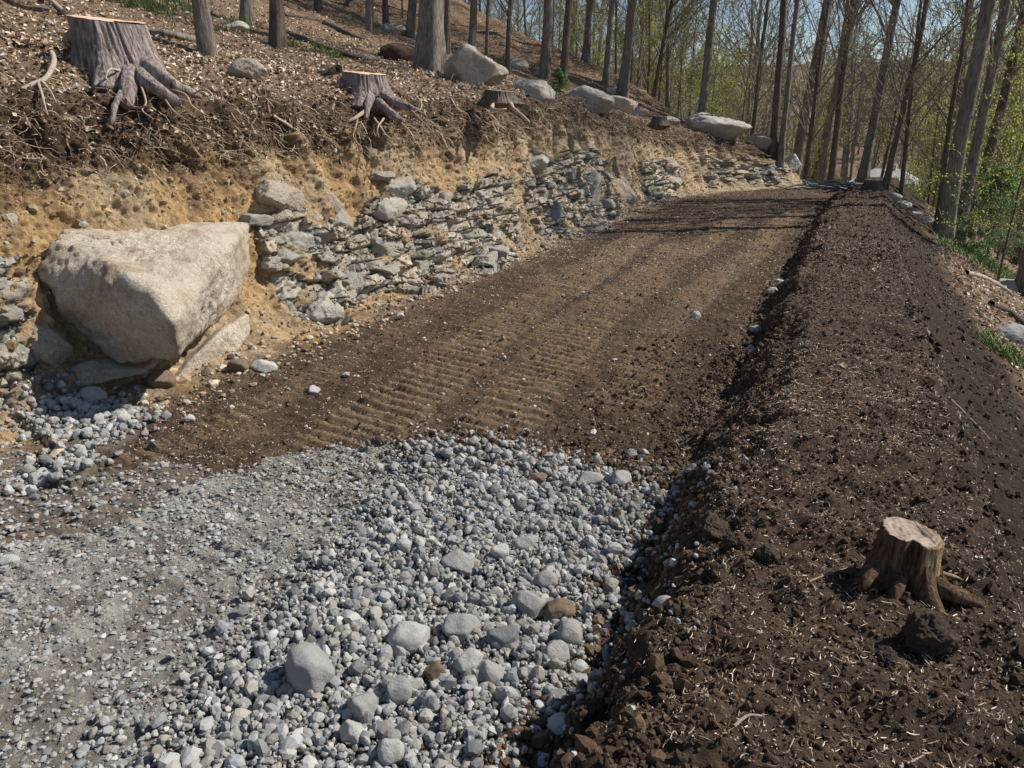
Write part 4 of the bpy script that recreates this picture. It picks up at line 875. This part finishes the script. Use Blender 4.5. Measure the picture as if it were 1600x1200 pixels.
# ------------------------------------------------------------------ trees
def spawn(P, Rr, per, lr, ang, k, g, f0=.25, up=.25, wob=.12, rr=.5):
    """children paths of parent paths; P (N,K,3)"""
    N, K, _ = P.shape; idx = np.repeat(np.arange(N), per); n = len(idx); f = g.uniform(f0, .98, n) * (K - 1); i = np.clip(f.astype(int), 0, K - 2); fr = (f - i)[:, None]
    b = P[idx, i] * (1 - fr) + P[idx, i + 1] * fr; r = Rr[idx, i] * (1 - fr[:, 0]) + Rr[idx, i + 1] * fr[:, 0]
    T = P[idx, i + 1] - P[idx, i]; T /= np.linalg.norm(T, axis=1)[:, None] + 1e-9
    Lp = np.linalg.norm(P[idx, -1] - P[idx, 0], axis=1)
    q = g.normal(size=(n, 3)); q -= T * np.sum(q * T, 1)[:, None]; q /= np.linalg.norm(q, axis=1)[:, None]
    a = g.uniform(ang[0], ang[1], n)[:, None]; d = T * np.cos(a) + q * np.sin(a)
    L = Lp * lr * g.uniform(.5, 1.2, n) * (1.15 - f / (K - 1) * .6); st = L / (k - 1); pts = [b]; p = b.copy()
    for j in range(k - 1):
        p = p + d * st[:, None]; pts.append(p.copy()); d = d + g.normal(size=(n, 3)) * wob + np.array([0, 0, up / k]); d /= np.linalg.norm(d, axis=1)[:, None]
    r0 = np.minimum(r * .8, np.maximum(r * rr, .004)); return np.stack(pts, 1), r0[:, None] * np.linspace(1, .3, k)[None]
def leafquads(C, size, g, flat=.3):
    n = len(C); nn = g.normal(size=(n, 3)); nn[:, 2] += flat; nn /= np.linalg.norm(nn, axis=1)[:, None]; B = basis(nn, g); a = B[:, :, 0] * (size * g.uniform(.6, 1.3, n))[:, None]; b = B[:, :, 1] * (size * g.uniform(.4, .8, n))[:, None]
    V = np.stack([C - a, C - b * .8, C + a, C + b], 1).reshape(-1, 3); return V, np.arange(n * 4).reshape(n, 4)
def tree_data(seed, H, r0, fb, n1, n2, n3, leaf, lsize, lmat, bark, sides=14, ang=(.35, .8), blen=.33, twr=.35, fork=False, k0=26):
    g = np.random.default_rng(seed); z = np.linspace(0, 1, k0) ** 1.25 * H; off = np.cumsum(g.normal(size=(k0, 2)) * .055 * H / 18, 0) * np.linspace(0, 1, k0)[:, None]
    z[0] = -.6; P = np.stack([off[:, 0], off[:, 1], z], -1); zz = np.clip(z, 0, None)
    Rr = r0 * (1 - .88 * (zz / H) ** .9) * (1 + .55 * np.exp(-zz / (r0 * 2.2)))
    V, Fq = tubes(P[None], Rr[None], sides)
    d = V - np.repeat(P, sides, 0); th = np.arctan2(d[:, 1], d[:, 0]); zz_ = np.clip(V[:, 2], 0, None)
    fl = np.exp(-zz_ / (r0 * 2.6)); V = V + d * (fl * .45 * np.cos(th * 4 + seed) * .6 + .08 * fbm(V * np.array([3, 3, .8]) + seed, 2))[:, None]
    trunk = (V, Fq)
    B1, R1 = spawn(P[None], Rr[None] * .75, n1, blen, ang, 7, g, fb, .35, .10, .42)
    B2, R2 = spawn(B1, R1, n2, .55, (.4, .9), 5, g, .2, .3, .16, .55); B3, R3 = spawn(B2, R2, n3, .6, (.3, .9), 4, g, .1, .2, .2, .6)
    R2 = np.maximum(R2, .007); R3 = np.maximum(R3, .0045) * (twr / .35)
    V1, F1_ = join([tubes(B1, R1, 6), tubes(B2, R2, 4), tubes(B3, R3, 3)]); nf = len(F1_)
    ends = B3[:, 1:].reshape(-1, 3); C = ends[g.integers(0, len(ends), leaf)] + g.normal(size=(leaf, 3)) * .07; Vl, Fl = leafquads(C, lsize, g)
    V, Fa = join([(V1, F1_), (Vl, Fl)]); mi = np.concatenate([np.zeros(nf), np.ones(len(Fl))])
    return trunk, (V, Fa, mi), bark, lmat
class Proto: pass
def proto_tree(*a, **k):
    tr, cr, bark, lm = tree_data(*a, **k); p = Proto()
    t = mk('trunk', tr[0], tr[1], bark, None, True); c = mk('crown', cr[0], cr[1], [M_TWIG, lm], None, False, mi=cr[2])
    p.t, p.c = t, c; p.used = False; return p
def put_tree(p, name, loc, rot, scale, label, group, cat='tree'):
    e = empty(name, loc, label, cat, group); e.rotation_mode = 'QUATERNION'; e.rotation_quaternion = rot; e.scale = scale
    if not p.used: t, c = p.t, p.c; p.used = True
    else:
        t = p.t.copy(); c = p.c.copy(); COL.objects.link(t); COL.objects.link(c)
    t.parent = e; c.parent = e; return e
HP = [proto_tree(s_, 19, .17, .30, 26, 5, 4, 500, .035, M_SPRING, b_, blen=.26) for s_, b_ in ((1, M_BARK), (2, M_BARK), (3, M_BARKD), (4, M_BARK))]
SP = [proto_tree(s_, 13, .085, .16, 26, 5, 5, 900, .035, M_SPRING, b_, blen=.30) for s_, b_ in ((11, M_BARKD), (12, M_BARK), (13, M_BARKD))]
BIG = proto_tree(21, 21, .24, .42, 24, 5, 4, 400, .04, M_SPRING, M_BARK, sides=40, blen=.28)
def hero(px, py, wpx, topx, label, kind='H', k=None, idx=0):
    """stands with its foot at px,py (or at distance k along that column) and passes topx at the picture's top"""
    if k is None: s, u, k, p = hit(px, py)
    else:
        d = ray(px, py); p = pt(px, py, k); s, t = xy2st(p[0], p[1]); p = np.array([p[0], p[1], float(farz(np.array(s), np.array(t)))])
        if p[2] > pt(px, py, k)[2] + .6: p[2] = pt(px, py, k)[2]
    p = p - np.array([0, 0, .05]); foot = pt(px, py, k); rt_ = ray(topx, 0); top = pt(topx, 0, foot[1] / rt_[1])
    d = top - foot; d /= np.linalg.norm(d); dv = Vector((d[0], d[1], d[2])); dv.y = random.uniform(-.02, .02)
    q = dv.normalized().to_track_quat('Z', 'Y') @ Matrix.Rotation(random.uniform(0, 6.28), 3, 'Z').to_quaternion()
    pr = {'H': HP, 'S': SP, 'B': [BIG]}[kind]; pr = pr[idx % len(pr)]; r0 = {'H': .17, 'S': .085, 'B': .24}[kind]
    sc = wpx * k / F / 2 / r0 / .98; sc = min(max(sc, .35), 2.2); zs = {'H': 1, 'S': 1, 'B': 1}[kind] * min(max(sc, .75), 1.15)
    name = 'tree' ; return put_tree(pr, name, p, q, (sc, sc, zs), label, None)
HT = [ # px,py,w,topx,label,kind,k
 (325,84,24,312,'grey trunk standing just right of the large stump',None,'H',None),(384,38,17,385,'slim grey trunk with a rock at its foot, high on the hillside',None,'H',None),
 (434,70,19,432,'slender trunk midway between the two stumps',None,'H',None),(497,16,11,497,'thin trunk high on the hillside at the end of a log',None,'S',None),
 (577,52,12,577,'thin trunk rising behind the smaller stump, right side',None,'S',None),(545,10,9,546,'thin trunk at the very top of the hillside left of the stump-side trunk',None,'S',None),
 (603,42,9,602,'thinner of two trunks up the hillside left of the biggest tree',None,'S',None),(640,56,14,644,'trunk standing close left of the biggest tree',None,'S',None),
 (672,112,35,672,'thick furrowed tree, the biggest trunk on the bank top',None,'B',None),(699,88,10,698,'slim trunk close behind the biggest tree on its right',None,'S',None),
 (737,84,12,740,'slim trunk rising behind the slab-sided boulder',None,'S',None),(759,92,6,764,'very thin stem between two slim trunks behind the slab-sided boulder',None,'S',19),
 (793,100,8,795,'thin trunk right of the slab-sided boulder',None,'S',20),(851,122,16,858,'straight dark trunk above the smooth rounded boulder',None,'H',None),
 (879,112,12,887,'trunk just right of the straight dark one',None,'H',20),(914,122,11,922,'trunk rising behind the veined boulder',None,'H',24),
 (946,135,10,957,'leaning trunk between the veined and smaller tan boulders',None,'S',22),(972,150,15,990,'leaning pale-edged trunk behind the smaller tan boulder',None,'H',None),
 (1019,165,7,1050,'thin tree leaning right beyond the smaller tan boulder',None,'S',24),(1044,172,7,1046,'thin upright stem beyond the bank, between two leaning trunks',None,'S',26),
 (1095,184,14,1114,'stout grey trunk above the wide flat boulder',None,'H',None),(1175,218,7,1202,'thin trunk left of the close pair at the bank end',None,'S',None),
 (1208,236,12,1226,'left and thicker one of a close pair at the bank end',None,'H',None),(1220,240,9,1248,'right one of the close pair at the bank end',None,'H',None),
 (1262,256,8,1290,'slim trunk right of the close pair',None,'S',24),(1285,266,8,1320,'slim leaning trunk left of the thick group at the road end',None,'S',24),
 (1300,272,11,1331,'first leaning trunk of the group at the road end',None,'H',24),(1317,284,17,1350,'thickest leaning trunk of the group at the road end',None,'H',None),
 (1347,287,14,1402,'strongly leaning trunk left of the pale roof',None,'H',None),(1382,296,10,1455,'tree leaning right in front of the pale roof',None,'S',None),
 (1408,310,7,1432,'thin crooked stem just right of the pale roof',None,'S',None),
 (1472,374,24,1537,'thick dark trunk on the right slope, nearest the berm',None,'H',None),(1463,362,9,1500,'slim stem hugging the left side of the thick dark trunk',None,'S',None),
 (1496,376,17,1566,'middle one of three big leaning trunks on the right slope',None,'H',None),(1513,372,16,1602,'rightmost of three big leaning trunks on the right slope',None,'H',None),
 (1590,415,12,1640,'dark stem at the right photo edge beyond the evergreen sapling',None,'S',None),
 (1606,470,30,1680,'dark trunk foot cut off by the right photo edge',None,'H',None)]
for i, (px, py, wp, tx, lb, _, kd, k) in enumerate(HT): hero(px, py, wp, tx, lb, kd, k, i)

# woodland behind: individual trees copied from eight kinds
MP = [proto_tree(30 + i, H_, r_, fb, n1, 5, 4, lf, .05, lm, b_, sides=8, blen=bl, twr=1.0, k0=16) for i, (H_, r_, fb, n1, lf, lm, b_, bl) in enumerate([
    (17, .15, .30, 24, 500, M_SPRING, M_BARK, .34), (15, .12, .25, 26, 1800, M_SPRING, M_BARKD, .36), (19, .18, .35, 24, 200, M_SPRING, M_BARK, .34),
    (13, .09, .20, 26, 2600, M_SPRING, M_BARKD, .36), (16, .13, .30, 26, 1500, M_SPRING, M_BARKD, .34), (9, .06, .12, 26, 3600, M_BRIGHT, M_BARKD, .42),
    (18, .16, .40, 24, 120, M_SPRING, M_BARK, .34)])]
g = np.random.default_rng(99); cnt = 0
def qz(a, lx=0, ly=0): return (Matrix.Rotation(lx, 3, 'X') @ Matrix.Rotation(ly, 3, 'Y') @ Matrix.Rotation(a, 3, 'Z')).to_quaternion()
while cnt < 190:
    az = R(g.uniform(-22, 44)); r = 26 + 52 * g.random() ** .85; X, Y = r * math.sin(az), r * math.cos(az); s, t = xy2st(X, Y)
    if t < -9 and s < 26 + .5 * (-t): continue
    if -9 <= t < 2 and s < 27: continue
    if 50 < s < 66 and -4 < t < 7: continue
    if R(22.5) < az < R(28) and r < 57 and g.random() < .9: continue
    z = float(farz(np.array(s), np.array(t))); i = int(g.integers(0, 7)); sc = g.uniform(.75, 1.2)
    if az > R(3):
        if g.random() < .3: i = int(g.choice([0, 2, 6]))
        else: i = int(g.choice([1, 3, 4, 5, 5])); sc = g.uniform(.35, .56)
    put_tree(MP[i], 'forest_tree', (X, Y, z - .1), qz(g.uniform(0, 6.28), g.normal() * .04, g.normal() * .05), (sc, sc, sc), 'bare spring tree in the woodland beyond the cleared road', 'trees of the woodland beyond the road'); cnt += 1
cnt = 0
while cnt < 50:
    az = R(g.uniform(0, 42)); r_ = 29 + 30 * g.random(); X, Y = r_ * math.sin(az), r_ * math.cos(az); s, t = xy2st(X, Y)
    if t < 2 and s < 28 - .3 * t: continue
    if R(22.5) < az < R(28.5): continue
    if 50 < s < 66 and -4 < t < 7: continue
    z = float(farz(np.array(s), np.array(t))); w_ = g.uniform(.45, 1.05)
    put_tree(SP[int(g.integers(0, 3))], 'forest_tree', (X, Y, z - .1), qz(g.uniform(0, 6.28), g.normal() * .05, g.normal() * .06), (w_, w_, g.uniform(.55, .95)), 'thin grey-brown stem in the woodland beyond the cleared road', 'thin stems of the woodland beyond the road'); cnt += 1
# bright young trees low on the right
for i, (px, py, k, sc, lb) in enumerate([(1575,330,17,.62,'bright yellow-green young tree at the right photo edge'),(1545,280,22,.8,'bright leafy young tree behind the evergreen sapling'),(1600,240,26,1.,'tall leafy yellow-green tree at the right photo edge'),
        (1440,285,30,.7,'small yellow-green tree down the slope left of the thick dark trunk'),(1110,190,24,.42,'low yellow-green sapling behind the wide flat boulder'),(985,150,24,.45,'low yellow-green sapling behind the bank-top boulders'),(630,45,22,.5,'yellow-green sapling left of the biggest tree'),(1060,170,27,.55,'pale green sapling beyond the bank-top boulders'),(1120,160,31,.6,'yellow-green sapling seen between trunks above the wide flat boulder'),(1020,130,34,.7,'yellow-green tree behind the thin tree that leans right'),(900,100,30,.6,'yellow-green sapling behind the trunk above the veined boulder'),(1590,300,13,.42,'nearest bright sapling at the right photo edge above the evergreen'),(1520,300,34,1.1,'yellow-green tree showing between the big leaning trunks')]):
    p = pt(px, py, k); s, t = xy2st(p[0], p[1]); z = float(farz(np.array(s), np.array(t)))
    put_tree(MP[5], 'young_tree', (p[0], p[1], z - .05), qz(i * 1.7), (sc, sc, sc), lb, 'young trees in fresh leaf')
# far wood on the opposite hillside: one mass
g = np.random.default_rng(5); LOD = []
for i in range(5):
    tr, cr, _, _ = tree_data(60 + i, 12.5, .14, .22, 16, 4, 3, 520, .13, M_SPRING, M_BARK, sides=4, blen=.36, twr=2.6, k0=7)
    LOD.append((np.concatenate([tr[0], cr[0]]), np.concatenate([tr[1], cr[1] + len(tr[0])]), np.concatenate([np.zeros(len(tr[1])), cr[2]])))
Vs, Fs_, Ms, kk, cnt = [], [], [], 0, 0
while cnt < 420:
    az = R(g.uniform(-30, 48)); r = 76 + 120 * g.random() ** 1.1; X, Y = r * math.sin(az), r * math.cos(az); s, t = xy2st(X, Y); z = float(farz(np.array(s), np.array(t)))
    V, Fa, m_ = LOD[int(g.integers(0, 5))]; a = g.uniform(0, 6.28); c_, s_ = math.cos(a), math.sin(a); sc = g.uniform(.7, 1.1)
    V = V * sc @ np.array([[c_, s_, 0], [-s_, c_, 0], [0, 0, 1]]) + np.array([X, Y, z]); Vs.append(V); Fs_.append(Fa + kk); Ms.append(m_); kk += len(V); cnt += 1
tag(mk('far_wood', np.concatenate(Vs), np.concatenate(Fs_), [M_TWIG, M_SPRING], None, False, mi=np.concatenate(Ms)), 'hazy brown and olive wood covering the opposite hillside', 'woodland', None, 'stuff')

# evergreens
def conifer(name, loc, H, W, label, seed, dens=1.):
    g = np.random.default_rng(seed); e = empty(name, loc, label, 'evergreen'); z = np.linspace(-.1, H, 8); P = np.stack([.02 * np.sin(z * 2), .02 * np.cos(z * 3), z], -1)
    V, Fq = tubes(P[None], (H * .016 * (1 - .9 * np.clip(z / H, 0, 1)))[None], 8); mk('trunk', V, Fq, M_BARKD, None, True, e)
    n = int(90 * dens); f = g.uniform(.06, 1, n); a = g.uniform(0, 6.28, n); L = W * (1 - f) ** .8 * g.uniform(.7, 1.1, n) + .06; b = np.stack([0 * f, 0 * f, f * H], -1)
    d = np.stack([np.cos(a), np.sin(a), g.uniform(-.15, .35, n)], -1); k = 6; x_ = np.linspace(0, 1, k)
    B = b[:, None] + d[:, None] * (x_[None] * L[:, None])[..., None] + np.array([0, 0, -.22]) * ((x_ ** 2)[None] * L[:, None])[..., None]
    V1, F1_ = tubes(B, np.full((n, k), .006) * (1 - x_ * .7)[None], 3)
    m = int(9000 * dens); i = g.integers(0, n, m); f2 = g.uniform(.12, 1, m) * (k - 1); j = np.clip(f2.astype(int), 0, k - 2); fr = (f2 - j)[:, None]; C = B[i, j] * (1 - fr) + B[i, j + 1] * fr
    C = C + g.normal(size=(m, 3)) * np.array([.05, .05, .02]) * (W / .8); Vl, Fl = leafquads(C, .026 * max(.8, W), g, 1.2)
    V, Fa = join([(V1, F1_), (Vl, Fl)]); mk('crown', V, Fa, [M_TWIG, M_GREEN], None, False, e, np.concatenate([np.zeros(len(F1_)), np.ones(len(Fl))])); return e
p = pt(1545, 385, 15.5); s, t = xy2st(p[0], p[1]); conifer('evergreen_sapling', (p[0], p[1], float(farz(np.array(s), np.array(t)))), 2.0, 1.15, 'feathery green evergreen sapling on the right slope', 1, .9)
p = pt(1152, 205, 24); s, t = xy2st(p[0], p[1]); conifer('evergreen_sapling', (p[0], p[1], float(farz(np.array(s), np.array(t))) - .1), 1.35, .38, 'small dark cone-shaped evergreen behind the wide flat boulder', 2, 1.)
p = pt(875, 118, 17.5); s, t = xy2st(p[0], p[1]); conifer('evergreen_sapling', (p[0], p[1], float(farz(np.array(s), np.array(t)))), .6, .3, 'low dark evergreen bush among trunks above the rounded boulder', 3, .6)

# grass tufts
def grass(name, spots, label):
    C = []; g = np.random.default_rng(8)
    for px, py, sp_, n in spots:
        n = n // 3 if name == 'hillside_grass' else n
        s, u, k, p = hit(px, py); sc = sp_ * k / F; a = np.stack([p[0] + g.normal(size=n) * sc, p[1] + g.normal(size=n) * sc * 1.6], -1); C.append(a)
    C = np.concatenate(C); s, t = xy2st(C[:, 0], C[:, 1]); Q, nn = place(s, t); n = len(Q); h = g.uniform(.05, .17, n)
    a = g.uniform(0, 6.28, n); ln = np.stack([np.cos(a), np.sin(a), 0 * a], -1); x_ = np.linspace(0, 1, 4); P = Q[:, None] + np.array([0, 0, 1.]) * (x_[None] * h[:, None])[..., None] + ln[:, None] * ((x_ ** 2)[None] * (h * g.uniform(.2, .9, n))[:, None])[..., None]
    V, Fq = tubes(P, np.full((n, 4), .0035) * np.array([1, .9, .6, .1])[None] * np.clip(np.hypot(Q[:, 0], Q[:, 1]) / 6, 1, 2.5)[:, None], 3); tag(mk(name, V, Fq, M_GRASS), label, 'grass', None, 'stuff')
grass('slope_grass', [(1575,565,18,260),(1560,555,10,120),(1500,395,14,260),(1530,410,18,400),(1560,425,18,400),(1590,440,16,300),(1480,385,8,100),(1520,400,30,300)], 'green grass tufts on the leafy slope beyond the berm')
grass('hillside_grass', [(210,8,16,300),(240,16,20,350),(280,12,20,250),(310,22,12,120),(500,82,10,120),(520,90,8,90),(455,70,8,90),(380,40,14,120),(545,40,16,120),(700,86,10,80),(780,100,12,80),(930,148,10,60),(800,110,16,80),(330,45,24,160),(590,55,14,90)], 'sparse green grass tufts on the hillside')
# uprooted mound between stump and biggest tree
s, u, k, p = hit(617, 92); tag(rock_mesh('soil_mound', 77, (.62, .6, .42), M_CLODB, p + np.array([0, .2, .08]), (0, 0, .4), sub=5, planes=10, soft=.08, rough=.05), 'hollow mound of brown soil left of the biggest tree', 'soil mound')
# brush heap at the road end
def brush():
    g = np.random.default_rng(31); P = []; n = 120
    for i in range(n):
        px = g.uniform(1262, 1345); py = g.uniform(272, 296) - (8 if px < 1290 else 0); s, u, k, p = hit(px, 296); L = g.uniform(.3, 1.1); a = g.uniform(0, 6.28); e_ = g.uniform(-.15, .2)
        b = p + np.array([0, .3, g.uniform(-.1, .12)]); d = np.array([math.cos(a) * math.cos(e_), math.sin(a) * math.cos(e_), math.sin(e_)]); P.append([b, b + d * L * .5 + g.normal(size=3) * .05, b + d * L])
    P = np.array(P); V, Fq = tubes(P, np.full((n, 3), .012) * g.uniform(.5, 2, (n, 1)), 4); tag(mk('brush_pile', V, Fq, M_ROOT, np.zeros((len(V), 3)) + .15), 'low pile of torn roots and brush where the bank ends', 'brush pile', None, 'stuff')
brush()
for i, (px, py, a, b_, lb) in enumerate([(1282,286,46,22,'dark lumpy soil heap at the very end of the bank'),(1318,289,40,14,'low soil heap at the foot of the leaning trunk group')]):
    s, u, k, p = hit(px, py + 6); wd = a * k / F; tag(rock_mesh('soil_heap', 500 + i, (wd, wd * .8, b_ * k / F * 1.6), M_CLODB, p + np.array([0, .2, .05]), (0, 0, 0), sub=5, planes=10, soft=.1, rough=.07), lb, 'soil heap')

# ------------------------------------------------------------------ distant building with a pale roof
def house():
    k = 58; p = pt(1383, 290, k); s, t = xy2st(p[0], p[1]); z = float(farz(np.array(s), np.array(t))); ztop = pt(1383, 262, k)[2]; zr = ztop - z
    e = empty('house', (p[0], p[1], z), 'low house with a pale shingled roof in the valley behind the stump', 'house'); e.rotation_euler = (0, 0, R(-35))
    W, D_ = 2.1, 1.8; he = zr - 1.0
    def box(name, x0, x1, y0, y1, z0, z1, m):
        V = np.array([[x, y, z_] for z_ in (z0, z1) for y in (y0, y1) for x in (x0, x1)]); Fq = np.array([[0, 2, 3, 1], [4, 5, 7, 6], [0, 1, 5, 4], [2, 6, 7, 3], [0, 4, 6, 2], [1, 3, 7, 5]]); return mk(name, V, Fq, m, None, False, e)
    mw, t_, b__ = newmat('house_wall'); t_.links.new(ramp(t_, nz(t_, 3, 4, .6, coords(t_, (1, 1, 12))), [(.3, (.48, .47, .44, 1)), (.7, (.60, .59, .56, 1))]), b__.inputs['Base Color'])
    mr, t_, b__ = newmat('house_roof'); t_.links.new(ramp(t_, nz(t_, 5, 4, .6, coords(t_)), [(.3, (.42, .38, .36, 1)), (.7, (.60, .56, .54, 1))]), b__.inputs['Base Color'])
    mg, t_, b__ = newmat('dark_glass'); t_.links.new(ramp(t_, nz(t_, 2, 2), [(0, (.03, .035, .04, 1)), (1, (.06, .07, .08, 1))]), b__.inputs['Base Color']); b__.inputs['Roughness'].default_value = .15
    box('wall', -W, W, -D_, D_, -1, he, mw)
    o = .25; V = np.array([[-W-o, -D_-o, he], [W+o, -D_-o, he], [W+o, D_+o, he], [-W-o, D_+o, he], [-W*.45, 0, he+.95], [W*.45, 0, he+.95], [-W-o, -D_-o, he-.12], [W+o, -D_-o, he-.12], [W+o, D_+o, he-.12], [-W-o, D_+o, he-.12]])
    mk('roof', V, [np.array([[0, 1, 5, 4], [2, 3, 4, 5], [0, 6, 7, 1], [1, 7, 8, 2], [2, 8, 9, 3], [3, 9, 6, 0], [6, 9, 8, 7]]), np.array([[1, 2, 5], [3, 0, 4]])], mr, None, False, e)
    for x0 in (-1.5, .6): box('window', x0, x0 + .8, -D_ - .03, -D_ + .02, he - 1.1, he - .3, mg)
    box('chimney', .2, .6, -.2, .2, he + .5, he + 1.25, mw)
house()
